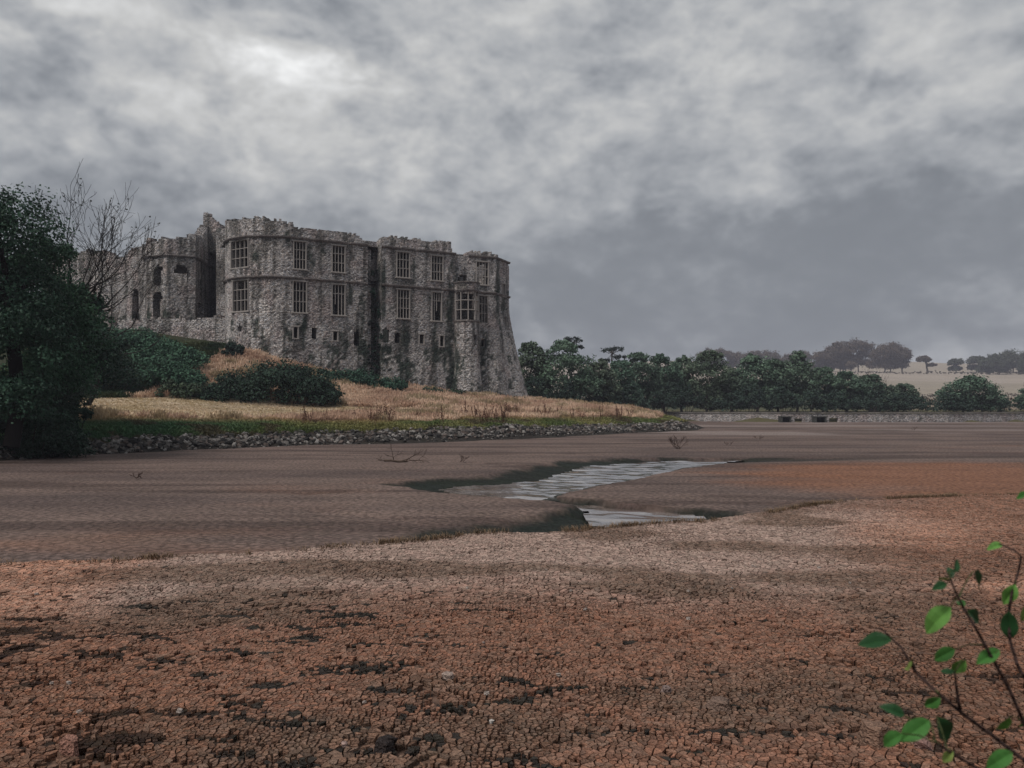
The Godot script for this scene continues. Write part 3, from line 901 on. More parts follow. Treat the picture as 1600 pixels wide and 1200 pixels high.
func stone_tone(p: Vector3, u: float, v: float, how: Dictionary) -> Color:
	var q := noise_b.get_noise_3d(p.x * 6.0, p.y * 6.0, p.z * 6.0)
	var c := Color(0.80, 0.785, 0.78) * (1.0 + 0.25 * q)
	var red := noise_a.get_noise_3d(p.x * 9.0 + 50.0, p.y * 9.0, p.z * 9.0)
	c = c.lerp(Color(0.70, 0.60, 0.585), smoothstep(0.05, 0.35, red) * 0.6)
	# weathering: dark streaks of wet and moss that run down the wall, thick at its foot
	var streak := noise_c.get_noise_3d(p.x * 34.0, p.y * 3.0, p.z * 34.0) + 0.4 * q
	c = c.lerp(Color(0.22, 0.22, 0.21), smoothstep(0.0, 0.28, streak) * how.get("streak", 0.85))
	var foot: float = how.get("foot", 0.0)
	var moss := noise_a.get_noise_3d(p.x * 14.0, p.y * 7.0, p.z * 14.0) + 0.5 * noise_c.get_noise_3d(p.x * 50.0, p.y * 50.0, p.z * 50.0)
	var need: float = 0.42 if v > foot + 4.5 else 0.02
	need += how.get("moss", 0.0)
	c = c.lerp(Color(0.070, 0.105, 0.085), smoothstep(need, need + 0.2, moss) * 0.88)
	# pale lichen and bare rubble
	var pale := noise_c.get_noise_3d(p.x * 70.0, p.y * 70.0, p.z * 70.0)
	if pale > 0.30:
		c = c.lerp(Color(0.86, 0.84, 0.82), smoothstep(0.30, 0.42, pale) * how.get("pale", 0.5) * 0.6)
	for l in how.get("stain", []):   # algae where water runs, [u, v, half width, half height]
		var du: float = (u - l[0]) / l[2]
		var dv: float = (v - l[1]) / l[3]
		var near := 1.0 - du * du - dv * dv + 1.5 * noise_c.get_noise_3d(p.x * 40.0, p.y * 12.0, p.z * 40.0) + 0.8 * noise_b.get_noise_3d(p.x * 60.0, p.y * 60.0, p.z * 60.0)
		if near > 0.0:
			c = c.lerp(Color(0.055, 0.085, 0.070), smoothstep(0.0, 1.0, near) * 0.88)
	for l in how.get("wash", []):   # bare pale rubble where the facing has gone
		var du: float = (u - l[0]) / l[2]
		var dv: float = (v - l[1]) / l[3]
		var near := 1.0 - du * du - dv * dv
		if near > 0.0 and noise_c.get_noise_3d(p.x * 75.0 + 9.0, p.y * 90.0, p.z * 75.0) + near * 0.2 > 0.16:
			c = c.lerp(Color(0.98, 0.97, 0.95), 0.75)
	if how.has("lime"):   # lime leached out of the joints in white runs
		for l in how.lime:
			var du: float = (u - l[0]) / l[2]
			var dv: float = (v - l[1]) / l[3]
			var near := 1.0 - du * du - dv * dv
			if near > 0.0:
				var run := 1.3 * noise_c.get_noise_2d(u * 44.0, v * 5.0) + 0.5 * noise_b.get_noise_2d(u * 30.0, v * 30.0) + near * 0.2
				c = c.lerp(Color(1.0, 0.99, 0.98), smoothstep(0.10, 0.22, run))
	c.a = 1.0
	return c

func wall(called: String, parent: Node3D, track: Track, u0: float, u1: float, foot: float, top: Array, holes: Array, thick: float, how := {}) -> MeshInstance3D:
	# rubble masonry in cells a stone or two across: ragged along its top, open at its holes, thick enough to look into
	var cell: float = how.get("cell", 0.25)
	var mu := []
	var mv := []
	for h in holes:
		mu.append(h[0]); mu.append(h[1]); mv.append(h[2]); mv.append(h[3])
	var crest := 0.0
	for t in top:
		crest = maxf(crest, t[1])
	for t in top:
		if t[0] > u0 and t[0] < u1:
			mu.append(t[0])
	var us := cut_lines(u0, u1, mu, cell)
	var vs := cut_lines(foot, crest + 0.6, mv, cell)
	var nu := us.size() - 1
	var nv := vs.size() - 1
	var solid := PackedByteArray()
	solid.resize(nu * nv)
	var ragged: float = how.get("ragged", 0.24)
	for x in nu:
		var uc := (us[x] + us[x + 1]) * 0.5
		var limit := line_at(top, uc) + ragged * (noise_c.get_noise_2d(uc * 50.0 + top[0][1] * 31.0, 3.0) + 0.6 * noise_b.get_noise_2d(uc * 18.0, 9.0 + u0)) + rnd(-0.1, 0.1)
		for y in nv:
			var vc := (vs[y] + vs[y + 1]) * 0.5
			var ok := vc < limit
			if ok:
				for h in holes:
					if uc > h[0] and uc < h[1] and vc > h[2] and vc < h[3]:
						ok = false
						if h.size() > 4 and h[4] == 1:   # a pointed head
							var half: float = (h[1] - h[0]) * 0.5
							var rise: float = h[3] - half * 1.1
							if vc > rise and absf(uc - (h[0] + half)) > half * (1.0 - pow((vc - rise) / (half * 1.1), 1.6)):
								ok = true
						elif h.size() > 4 and h[4] == 2:   # broken out, no clean edge
							var ex: float = (uc - (h[0] + h[1]) * 0.5) / ((h[1] - h[0]) * 0.5)
							var ey: float = (vc - (h[2] + h[3]) * 0.5) / ((h[3] - h[2]) * 0.5)
							if pow(absf(ex), 3.0) + pow(absf(ey), 3.0) > 0.95 + 0.3 * noise_c.get_noise_2d(uc * 60.0, vc * 60.0):
								ok = true
			solid[y * nu + x] = 1 if ok else 0
	# corner points of the outer and inner faces
	var outer := PackedVector3Array()
	var inner := PackedVector3Array()
	var tone := PackedColorArray()
	var batter: Array = how.get("batter", [])
	for y in nv + 1:
		for x in nu + 1:
			var at := track.at(us[x])
			var push := rnd(-0.022, 0.022)
			for b in batter:   # [u, foot push, height it starts at, half width]
				if vs[y] < b[2]:
					var side := clampf(1.0 - absf(us[x] - b[0]) / b[3], 0.0, 1.0)
					push += b[1] * pow((b[2] - vs[y]) / (b[2] - foot), 1.25) * smoothstep(0.0, 0.5, side)
			var p: Vector2 = at[0] + at[1] * push
			var jig := 0.022
			outer.append(W(p.x + rnd(-jig, jig), p.y + rnd(-jig, jig), vs[y] + rnd(-jig, jig)))
			p = at[0] - at[1] * (thick + rnd(-0.06, 0.06))
			inner.append(W(p.x, p.y, vs[y] + rnd(-jig, jig)))
			tone.append(stone_tone(outer[outer.size() - 1], us[x], vs[y], how))
	var s := Soup.new()
	var w := nu + 1
	for y in nv:
		for x in nu:
			if not solid[y * nu + x]:
				continue
			var a := y * w + x
			var b := a + 1
			var c := a + w + 1
			var d := a + w
			s.quad4(outer[a], outer[d], outer[c], outer[b], tone[a], tone[d], tone[c], tone[b])
			s.quad4(inner[a], inner[b], inner[c], inner[d], tone[a], tone[b], tone[c], tone[d])
			if x == 0 or not solid[y * nu + x - 1]:
				s.quad4(outer[a], inner[a], inner[d], outer[d], tone[a], tone[a], tone[d], tone[d])
			if x == nu - 1 or not solid[y * nu + x + 1]:
				s.quad4(outer[b], outer[c], inner[c], inner[b], tone[b], tone[c], tone[c], tone[b])
			if y == nv - 1 or not solid[(y + 1) * nu + x]:
				s.quad4(outer[d], inner[d], inner[c], outer[c], tone[d], tone[d], tone[c], tone[c])
			if y > 0 and not solid[(y - 1) * nu + x]:
				s.quad4(outer[a], outer[b], inner[b], inner[a], tone[a], tone[b], tone[b], tone[a])
	return piece(called, s.mesh(), mat.rubble, parent)

func course(parent: Node3D, track: Track, u0: float, u1: float, v: float, out := 0.26, tall := 0.32) -> void:
	# a projecting string course, chipped here and there
	var s := Soup.new()
	var m := maxi(2, int((u1 - u0) / 0.45))
	var prev := []
	for k in m + 1:
		var u := lerpf(u0, u1, float(k) / m)
		var at := track.at(u)
		var o := out * (1.0 + 0.25 * noise_c.get_noise_2d(u * 60.0, v))
		if noise_b.get_noise_2d(u * 25.0, v * 3.0) > 0.38:
			o *= 0.35
		var n: Vector2 = at[1]
		var p: Vector2 = at[0]
		var pts := [W(p.x - n.x * 0.1, p.y - n.y * 0.1, v), W(p.x + n.x * o * 0.55, p.y + n.y * o * 0.55, v + rnd(-0.02, 0.02)), W(p.x + n.x * o, p.y + n.y * o, v + tall * 0.45 + rnd(-0.02, 0.02)), W(p.x + n.x * o, p.y + n.y * o, v + tall * 0.75), W(p.x - n.x * 0.1, p.y - n.y * 0.1, v + tall)]
		var c := Color(0.40, 0.37, 0.36) * rnd(0.7, 1.1)
		c.a = 1.0
		if k:
			for q in 4:
				s.quad(prev[q], prev[q + 1], pts[q + 1], pts[q], c)
		prev = pts
	piece("string_course", s.mesh(), mat.dressed, parent)

var boxes := {}

func box(size: Vector3) -> Mesh:
	var key := "%.3f_%.3f_%.3f" % [size.x, size.y, size.z]
	if not boxes.has(key):
		# chamfered bar
		var s := Soup.new()
		var ch := minf(0.035, minf(size.x, size.y) * 0.3)
		var white := Color.WHITE
		var hx := size.x * 0.5
		var hy := size.y * 0.5
		var hz := size.z * 0.5
		var f := [Vector3(-hx + ch, -hy + ch, hz), Vector3(hx - ch, -hy + ch, hz), Vector3(hx - ch, hy - ch, hz), Vector3(-hx + ch, hy - ch, hz)]
		var e := [Vector3(-hx, -hy, hz - ch), Vector3(hx, -hy, hz - ch), Vector3(hx, hy, hz - ch), Vector3(-hx, hy, hz - ch)]
		var b := [Vector3(-hx, -hy, -hz), Vector3(hx, -hy, -hz), Vector3(hx, hy, -hz), Vector3(-hx, hy, -hz)]
		s.quad(f[0], f[3], f[2], f[1], white)
		s.quad(b[0], b[1], b[2], b[3], white)
		for k in 4:
			var j := (k + 1) % 4
			s.quad(f[k], f[j], e[j], e[k], white)
			s.quad(e[k], e[j], b[j], b[k], white)
		boxes[key] = s.mesh()
	return boxes[key]

func window(parent: Node3D, track: Track, u0: float, u1: float, v0: float, v1: float, lights: int, bars: Array, missing := [], label := "") -> void:
	# stone cross window: jambs, lintel, sill, mullions and transoms; missing lists the mullion pieces that have fallen out
	var at := track.at((u0 + u1) * 0.5)
	var a: Vector2 = track.at(u0)[0]
	var b: Vector2 = track.at(u1)[0]
	var t := (b - a).normalized()
	var n := Vector2(t.y, -t.x)
	var mid := (a + b) * 0.5
	var o := Node3D.new()
	o.name = "window"
	parent.add_child(o, true)
	o.transform = Transform3D(Basis(Vector3(t.x, 0, -t.y), Vector3.UP, Vector3(n.x, 0, -n.y)), W(mid.x, mid.y, v0))
	if label:
		tag(o, label)
	var w := a.distance_to(b)
	var h := v1 - v0
	var z := -0.10
	var deep := 0.34
	for s in [-1, 1]:
		var j := piece("jamb", box(Vector3(0.14, h + 0.2, deep)), mat.dressed_pale, o)
		j.position = Vector3(s * (w * 0.5 + 0.01), h * 0.5, z + 0.02)
	var l := piece("lintel", box(Vector3(w + 0.42, 0.19, deep)), mat.dressed_pale, o)
	l.position = Vector3(0, h + 0.03, z + 0.035)
	l = piece("sill", box(Vector3(w + 0.36, 0.17, deep + 0.06)), mat.dressed_pale, o)
	l.position = Vector3(0, -0.02, z + 0.05)
	var ys := [0.0]
	for q in bars:
		ys.append(q * h)
	ys.append(h)
	for k in range(1, lights):
		for q in ys.size() - 1:
			if [k, q] in missing:
				continue
			var m := piece("mullion", box(Vector3(0.085, snappedf(ys[q + 1] - ys[q], 0.05), 0.2)), mat.dressed_pale, o)
			m.position = Vector3(-w * 0.5 + w * k / lights, (ys[q] + ys[q + 1]) * 0.5, z)
	for q in bars.size():
		if [-1, q] in missing:
			continue
		var m := piece("transom", box(Vector3(snappedf(w, 0.05), 0.09, 0.18)), mat.dressed_pale, o)
		m.position = Vector3(0, bars[q] * h, z - 0.004)

func opening_frame(parent: Node3D, track: Track, u0: float, u1: float, v0: float, v1: float) -> void:   # dressed jambs and lintel round a small light
	var a: Vector2 = track.at(u0)[0]
	var b: Vector2 = track.at(u1)[0]
	var t := (b - a).normalized()
	var n := Vector2(t.y, -t.x)
	var mid := (a + b) * 0.5
	var o := Node3D.new()
	o.name = "small_window"
	parent.add_child(o, true)
	o.transform = Transform3D(Basis(Vector3(t.x, 0, -t.y), Vector3.UP, Vector3(n.x, 0, -n.y)), W(mid.x, mid.y, v0))
	var w := a.distance_to(b)
	var h := v1 - v0
	for s in [-1, 1]:
		piece("jamb", box(Vector3(0.15, h, 0.3)), mat.dressed_pale, o).position = Vector3(s * w * 0.5, h * 0.5, -0.09)
	piece("lintel", box(Vector3(w + 0.3, 0.16, 0.3)), mat.dressed_pale, o).position = Vector3(0, h, -0.075)
	piece("sill", box(Vector3(w + 0.24, 0.13, 0.3)), mat.dressed_pale, o).position = Vector3(0, 0, -0.08)

func arc_points(mid: Vector2, r: float, from: float, to: float, m: int) -> Array:
	var out := []
	for k in m + 1:
		var a := lerpf(from, to, float(k) / m)
		out.append(mid + Vector2(cos(a), sin(a)) * r)
	return out

func make_castle() -> void:
	mat.dressed_pale = mat.trim.duplicate()
	mat.dressed_pale.vertex_color_use_as_albedo = false
	mat.dressed_pale.albedo_color = Color(0.46, 0.43, 0.41).linear_to_srgb()
	var castle := base("ruined_castle", Vector3.ZERO)
	tag(castle, "ragged grey stone castle ruin with tall mullioned windows on the bank", "castle")
	# ---- the great range: round tower and straight front, one wall in four lengths
	var pts := []
	var back := TOWER_R * 2.6
	var k := 0
	while back - k * 0.35 > 0.0:
		pts.append(face_point(-back + k * 0.35))
		k += 1
	pts.append(face_point(0.0))
	pts.append(face_point(40.0))
	var front := Track.new(pts)
	var z := 0.0   # path length at s = 0
	for q in pts.size() - 1:
		if q < pts.size() - 2:
			z += pts[q + 1].distance_to(pts[q])
	var sc := z / back   # the arc's chords are a little shorter than the arc
	var us := func(s: float) -> float: return z + (s * sc if s < 0.0 else s)
	var holes := func(list: Array) -> Array:
		var out := []
		for h in list:
			var r := [us.call(h[0]), us.call(h[1]), h[2], h[3]]
			if h.size() > 4:
				r.append(h[4])
			out.append(r)
		return out
	var tops := func(list: Array) -> Array:
		var out := []
		for h in list:
			out.append([us.call(h[0]), h[1]])
		return out
	var big_a := [[-7.45, -4.70, 17.59, 20.62], [-7.04, -4.70, 12.82, 16.24], [0.24, 1.57, 17.48, 20.55], [0.17, 1.64, 12.72, 16.18], [4.49, 5.95, 17.48, 20.50], [4.49, 5.95, 12.67, 16.15]]
	var small_a := [[0.17, 0.73, 9.90, 11.23], [2.20, 2.77, 9.98, 11.19, 1], [4.56, 5.15, 9.79, 10.94], [6.99, 7.66, 9.38, 11.19, 1], [-6.24, -5.55, 10.65, 11.56, 1]]
	var lime := []
	for l in [[-3.3, 11.9, 1.5, 2.4], [0.2, 12.6, 1.2, 1.6], [-1.2, 13.2, 1.6, 1.7], [-4.2, 9.6, 0.8, 1.8], [-1.3, 9.4, 0.9, 1.5], [3.2, 10.4, 0.9, 1.3], [-8.2, 12.0, 0.7, 3.2], [3.2, 8.0, 1.2, 1.0]]:
		lime.append([us.call(l[0]), l[1], l[2], l[3]])
	wall("tower_wall", castle, front, 0.0, us.call(8.6), 4.2,
		tops.call([[-14.0, 22.8], [-9.62, 23.2], [-6.92, 22.95], [-4.94, 22.8], [-3.56, 22.95], [-2.38, 22.75], [-1.05, 22.6], [0.03, 22.55], [0.55, 22.0], [5.29, 22.0], [7.51, 21.95], [7.96, 21.4], [8.6, 20.95]]),
		holes.call(big_a + small_a), 1.5, {"foot": 7.5, "lime": lime, "pale": 0.35, "moss": 0.05, "stain": [[us.call(1.3), 11.0, 0.5, 2.6], [us.call(2.1), 18.6, 0.5, 2.2], [us.call(5.9), 9.0, 0.8, 2.4], [us.call(8.0), 10.0, 0.7, 5.0], [us.call(6.5), 15.4, 0.35, 1.6], [us.call(-4.0), 18.5, 0.8, 0.8]]})
	var big_b := [[12.11, 13.69, 17.49, 20.50], [12.19, 13.69, 12.72, 16.12], [16.44, 17.93, 17.44, 20.44], [16.52, 17.76, 12.63, 16.10]]
	var small_b := [[10.40, 11.17, 9.88, 11.57, 2], [11.87, 12.50, 9.86, 11.19, 1], [14.89, 15.54, 9.82, 11.03], [17.51, 18.09, 9.61, 10.99]]
	wall("range_wall", castle, front, us.call(10.2), us.call(19.6), 2.2,
		tops.call([[10.2, 21.6], [10.63, 22.1], [12.11, 22.1], [14.49, 22.2], [16.93, 22.15], [19.0, 22.2], [19.15, 21.1], [19.6, 20.6]]),
		holes.call(big_b + small_b), 1.5, {"foot": 5.0, "pale": 0.4, "moss": -0.02, "stain": [[us.call(10.5), 15.0, 0.35, 6.0], [us.call(12.9), 9.0, 0.9, 4.6], [us.call(16.9), 9.5, 0.5, 4.0], [us.call(18.7), 8.5, 0.9, 6.0], [us.call(18.9), 16.0, 0.4, 5.0], [us.call(14.3), 18.5, 0.35, 1.6], [us.call(10.9), 7.5, 0.9, 2.5]], "wash": [[us.call(15.0), 7.0, 1.2, 3.0], [us.call(11.0), 6.6, 1.3, 2.2]], "batter": [[us.call(16.0), 0.5, 9.0, 6.0]]})
	# ---- the recess between the two, mossy and set back
	var rec := Track.new([face_point(8.6) - FACE_N * 0.05, face_point(8.6) - FACE_N * 2.3, face_point(10.2) - FACE_N * 2.3, face_point(10.2) - FACE_N * 0.05])
	wall("recess_wall", castle, rec, 0.0, rec.length(), 3.5, [[0.0, 21.0], [2.3, 21.2], [4.0, 20.9], [6.1, 21.5]], [], 0.8, {"foot": 14.0, "moss": -0.15})
	# ---- the east end: flat wall, then the angled end face on a spreading foot
	var end_a := face_point(25.1)
	var end_b := end_a + Vector2(1.62, 3.75)
	var end_c := end_b + Vector2(-1.2, 3.6)
	var east := Track.new([face_point(19.6) - FACE_N * 0.55, end_a, end_b, end_c, end_c + Vector2(-4.0, 3.0)])
	var e0 := 5.5   # length of the first leg
	wall("east_wall", castle, east, 0.0, e0 + 4.08 + 3.8 + 5.0, 1.5,
		[[0.0, 20.5], [0.5, 20.8], [1.4, 20.8], [1.8, 21.3], [2.85, 21.5], [5.4, 21.4], [6.6, 21.1], [9.5, 20.6], [13.0, 20.0], [18.0, 19.0]],
		[[22.52 - 19.6, 24.10 - 19.6, 17.42, 20.28], [22.52 - 19.6, 24.01 - 19.6, 12.71, 16.12], [0.25, 2.5, 12.75, 16.25], [0.5, 1.7, 17.5, 18.5, 2], [3.45, 3.97, 9.80, 10.75], [7.3, 8.3, 16.4, 18.0], [7.7, 8.7, 12.3, 13.8]],
		1.4, {"foot": 4.5, "pale": 0.45, "moss": 0.02, "stain": [[0.15, 12.0, 0.5, 9.0], [3.6, 8.6, 0.75, 3.6], [2.75, 14.0, 0.3, 6.0], [e0 + 0.7, 16.0, 0.6, 5.2], [e0 + 2.2, 15.4, 1.0, 1.8], [4.3, 6.0, 0.5, 3.0]], "wash": [[e0 - 0.6, 6.5, 1.6, 3.4], [e0 + 2.6, 7.5, 2.0, 5.0]], "batter": [[e0 + 2.5, 1.75, 15.0, 6.6], [e0 + 5.5, 1.6, 15.0, 5.0]]})
	# ---- the oriel: a bowed drum in front of the wall between the two
	var mid: Vector2 = face_point(20.95)
	var face_angle := FACE_N.angle()
	var bow := Track.new(arc_points(mid + FACE_N * 0.25, 1.55, face_angle - 1.75, face_angle + 1.75, 18))
	var bl := bow.length()
	wall("oriel_wall", castle, bow, 0.0, bl, 2.0, [[0.0, 17.3], [bl, 17.3]],
		[[0.28, bl - 0.28, 12.85, 16.2], [bl * 0.55, bl * 0.55 + 0.5, 9.84, 11.09]], 0.45, {"foot": 6.0, "pale": 0.4, "moss": 0.05, "stain": [[0.5, 7.0, 0.7, 5.0], [bl - 0.5, 9.5, 0.6, 3.0]], "wash": [[bl * 0.5, 6.5, 1.6, 3.6]], "ragged": 0.08, "batter": [[bl * 0.5, 0.7, 8.5, 4.0]], "cell": 0.22})
	course(castle, bow, 0.0, bl, 16.28, 0.14, 0.26)
	course(castle, bow, 0.0, bl, 17.25, 0.12, 0.22)
	course(castle, bow, 0.0, bl, 12.60, 0.10, 0.2)
	# ---- string courses
	for v in [16.35, 20.74]:
		course(castle, front, us.call(-13.0), us.call(8.6), v)
		course(castle, front, us.call(10.2), us.call(19.6), v)
		course(castle, east, 2.7 if v < 18.0 else 1.9, e0 + 4.0, v, 0.22)
	# ---- windows
	var shape := [0.36, 0.70]
	for h in big_a:
		window(castle, front, us.call(h[0]), us.call(h[1]), h[2], h[3], 4, shape, [[1, 0], [-1, 0]] if h[0] > 4.0 and h[2] < 15.0 else [[2, 2]] if h[0] < -7.0 and h[2] < 15.0 else [])
	for h in big_b:
		window(castle, front, us.call(h[0]), us.call(h[1]), h[2], h[3], 4, shape, [[2, 0], [3, 0], [3, 1], [-1, 0]] if h[0] > 16.0 and h[2] < 15.0 else [])
	window(castle, east, 22.52 - 19.6, 24.10 - 19.6, 17.42, 20.28, 4, shape)
	window(castle, east, 22.52 - 19.6, 24.01 - 19.6, 12.71, 16.12, 4, shape)
	window(castle, east, 7.3, 8.3, 16.4, 18.0, 2, [])
	# the oriel's lights stand round the bow
	var bar_u := []
	for q in 6:
		bar_u.append(lerpf(0.3, bl - 0.3, q / 5.0))
	var ow := Node3D.new()
	ow.name = "oriel_window"
	castle.add_child(ow, true)
	for q in 6:
		var at := bow.at(bar_u[q])
		var m := piece("mullion", box(Vector3(0.12, 3.35, 0.22)), mat.dressed_pale, ow)
		var n: Vector2 = at[1]
		m.transform = Transform3D(Basis(Vector3(at[2].x, 0, -at[2].y), Vector3.UP, Vector3(n.x, 0, -n.y)), W(at[0].x - n.x * 0.12, at[0].y - n.y * 0.12, 14.52))
		if q:
			for f in [0.36, 0.70]:
				var at2 := bow.at((bar_u[q] + bar_u[q - 1]) * 0.5)
				var n2: Vector2 = at2[1]
				var tr := piece("transom", box(Vector3(0.80, 0.11, 0.18)), mat.dressed_pale, ow)
				tr.transform = Transform3D(Basis(Vector3(at2[2].x, 0, -at2[2].y), Vector3.UP, Vector3(n2.x, 0, -n2.y)), W(at2[0].x - n2.x * 0.16, at2[0].y - n2.y * 0.16, 12.85 + 3.35 * f))
	for h in small_a + small_b:
		if h.size() == 4:
			opening_frame(castle, front, us.call(h[0]), us.call(h[1]), h[2], h[3])
	opening_frame(castle, east, 3.45, 3.97, 9.80, 10.75)
	opening_frame(castle, east, 7.7, 8.7, 12.3, 13.8)
	# ---- inside: the range's back wall, a cross wall, the undercroft's vault and an added ceiling
	var rear := Track.new([face_point(-8.0) - FACE_N * 9.0, face_point(0.0) - FACE_N * 9.5, face_point(31.3) - FACE_N * 9.5])
	wall("rear_wall", castle, rear, 0.0, rear.length(), 5.0, [[0.0, 23.8], [8.0, 23.6], [14.0, 23.4], [20.0, 23.3], [40.0, 22.6]], [[13.0, 14.6, 12.8, 15.8], [24.0, 25.6, 12.8, 15.8]], 1.2, {"foot": 8.0, "cell": 0.5})
	for s in [9.4, 19.4]:
		var cross := Track.new([face_point(s) - FACE_N * 1.2, face_point(s) - FACE_N * 9.6])
		wall("cross_wall", castle, cross, 0.0, cross.length(), 5.0, [[0.0, 20.4], [8.4, 21.5]], [], 0.9, {"foot": 8.0, "cell": 0.5})
	for v in [12.2, 17.0, 20.95]:  # topmost level is an added, unseen ceiling that darkens the window interiors
		var fl := Soup.new()
		var stops := [[-1.0, 8.8], [8.8, 19.2], [19.2, 25.0]]
		for q in stops:
			if v == 17.0 and q[0] > 15.0:
				continue
			var lane := [face_point(maxf(q[0], -1.0)) - FACE_N * 1.0, face_point(q[1]) - FACE_N * 1.0, face_point(q[1]) - FACE_N * 9.6, face_point(maxf(q[0], -1.0)) - FACE_N * 9.6]
			fl.quad(W(lane[0].x, lane[0].y, v), W(lane[3].x, lane[3].y, v), W(lane[2].x, lane[2].y, v), W(lane[1].x, lane[1].y, v), Color(0.30, 0.28, 0.27))
			fl.quad(W(lane[0].x, lane[0].y, v - 0.35), W(lane[1].x, lane[1].y, v - 0.35), W(lane[2].x, lane[2].y, v - 0.35), W(lane[3].x, lane[3].y, v - 0.35), Color(0.30, 0.28, 0.27))
		# the round tower's own floors and added ceiling
		var hub := FACE_0 - FACE_N * TOWER_R
		for q in 14:
			var a0 := FACE_N.angle() + PI * 0.5 + TAU * 0.6 * q / 14.0 * -1.0 + 0.2
			var a1 := a0 - TAU * 0.6 / 14.0
			var pa := hub + Vector2(cos(a0), sin(a0)) * (TOWER_R - 1.0)
			var pb := hub + Vector2(cos(a1), sin(a1)) * (TOWER_R - 1.0)
			fl.tri(W(hub.x, hub.y, v + 0.01), W(pa.x, pa.y, v + 0.01), W(pb.x, pb.y, v + 0.01), Color(0.30, 0.28, 0.27))
		var deep := [face_point(0.0) - FACE_N * 1.2, FACE_0 - FACE_N * 10.0, FACE_0 - FACE_N * 10.0 - FACE_T * 6.0, FACE_0 - FACE_N * 3.0 - FACE_T * 4.8]
		fl.quad(W(deep[0].x, deep[0].y, v + 0.02), W(deep[1].x, deep[1].y, v + 0.02), W(deep[2].x, deep[2].y, v + 0.02), W(deep[3].x, deep[3].y, v + 0.02), Color(0.30, 0.28, 0.27))
		if v > 15.0:   # added slabs, unseen from outside, keep the west tower's openings dark
			var added_west_slab := Soup.new()
			added_west_slab.quad(W(-45.6, 100.6, v - 0.5), W(-41.6, 98.2, v - 0.5), W(-39.4, 99.2, v - 0.5), W(-39.8, 106.0, v - 0.5), Color(0.30, 0.28, 0.27))
			added_west_slab.quad(W(-45.6, 100.6, v - 0.5), W(-39.8, 106.0, v - 0.5), W(-42.0, 109.6, v - 0.5), W(-46.0, 108.0, v - 0.5), Color(0.30, 0.28, 0.27))
			piece("added_tower_slab", added_west_slab.mesh(), mat.rubble, castle)
		piece("floor_and_added_ceiling", fl.mesh(), mat.rubble, castle)
	# ---- the west tower, its broken flank, and the dark re-entrant beside the round tower
	var west := Track.new([Vector2(-46.6, 101.5), Vector2(-44.6, 98.2), Vector2(-41.6, 97.0), Vector2(-38.75, 98.4), Vector2(-39.6, 107.0)])
	var w1 := Vector2(-46.6, 101.5).distance_to(Vector2(-44.6, 98.2))
	var w2 := w1 + Vector2(-44.6, 98.2).distance_to(Vector2(-41.6, 97.0))
	var w3 := w2 + Vector2(-41.6, 97.0).distance_to(Vector2(-38.75, 98.4))
	wall("west_tower_wall", castle, west, 0.0, west.length(), 9.5,
		[[0.0, 21.8], [w1, 23.0], [w1 + 0.5, 23.0], [w1 + 0.9, 22.4], [w1 + 2.0, 22.9], [w2, 22.8], [w3 - 0.9, 23.1], [w3 - 0.5, 23.5], [w3, 23.5], [w3 + 3.0, 23.9], [w3 + 6.0, 26.0], [w3 + 9.0, 26.0]],
		[[w1 + 1.1, w1 + 2.55, 17.2, 19.8, 1], [w1 + 0.95, w1 + 2.5, 12.6, 16.4, 2], [w2 + 0.75, w2 + 2.4, 17.1, 19.7, 2], [w3 + 1.2, w3 + 3.6, 12.2, 15.4]],
		1.1, {"foot": 9.5, "pale": 0.55, "moss": 0.02})
	course(castle, west, w1 - 2.0, w3 + 7.0, 20.6, 0.24)
	var turret := Track.new([Vector2(-39.6, 106.6), Vector2(-37.0, 101.5), Vector2(-35.2, 97.6), Vector2(-32.2, 93.2)])
	wall("turret_wall", castle, turret, 0.0, turret.length(), 9.0, [[0.0, 26.0], [2.4, 25.2], [4.0, 24.6], [7.0, 24.0], [10.0, 23.6], [15.0, 23.0]], [[8.7, 9.6, 16.0, 18.4]], 1.0, {"foot": 18.0, "moss": -0.05})
	var chim := Track.new([Vector2(-40.2, 105.6), Vector2(-40.0, 104.0), Vector2(-37.9, 104.1), Vector2(-37.7, 105.9), Vector2(-40.0, 106.0)])
	wall("chimney_stack", castle, chim, 0.0, chim.length(), 22.5, [[0.0, 27.6], [2.4, 27.5], [3.2, 26.6], [3.8, 26.2], [6.0, 25.9], [8.0, 27.3]], [], 0.5, {"pale": 0.6, "ragged": 0.25})
	var flank := Track.new([Vector2(-62.0, 106.0), Vector2(-54.5, 103.0), Vector2(-49.5, 102.0), Vector2(-45.2, 99.6)])
	var f1 := flank.length()
	wall("west_flank_wall", castle, flank, 0.0, f1, 9.5, [[0.0, 21.8], [7.0, 22.3], [11.4, 22.2], [12.4, 21.4], [13.0, 21.2], [13.8, 21.6], [15.2, 22.2], [f1, 22.6]], [[f1 - 2.9, f1 - 1.6, 11.9, 17.2, 2], [8.3, 9.3, 14.4, 16.4, 1]], 1.2, {"foot": 9.5, "pale": 0.75, "moss": 0.05, "ragged": 0.5})
	var behind := Track.new([Vector2(-56.0, 112.0), Vector2(-44.0, 110.0), Vector2(-36.0, 108.0)])
	wall("court_wall", castle, behind, 0.0, behind.length(), 10.0, [[0.0, 20.0], [8.0, 21.5], [11.0, 23.4], [21.0, 23.6]], [], 1.0, {"cell": 0.5})
	# ---- the low curtain wall along the top of the slope
	var low := base("curtain_wall", Vector3.ZERO)
	tag(low, "low broken rubble wall on the slope left of the round tower", "wall")
	var cur := Track.new([Vector2(-52.5, 98.6), Vector2(-47.5, 96.2), Vector2(-42.5, 94.2), Vector2(-37.0, 92.6), Vector2(-32.0, 91.4)])
	var cl := cur.length()
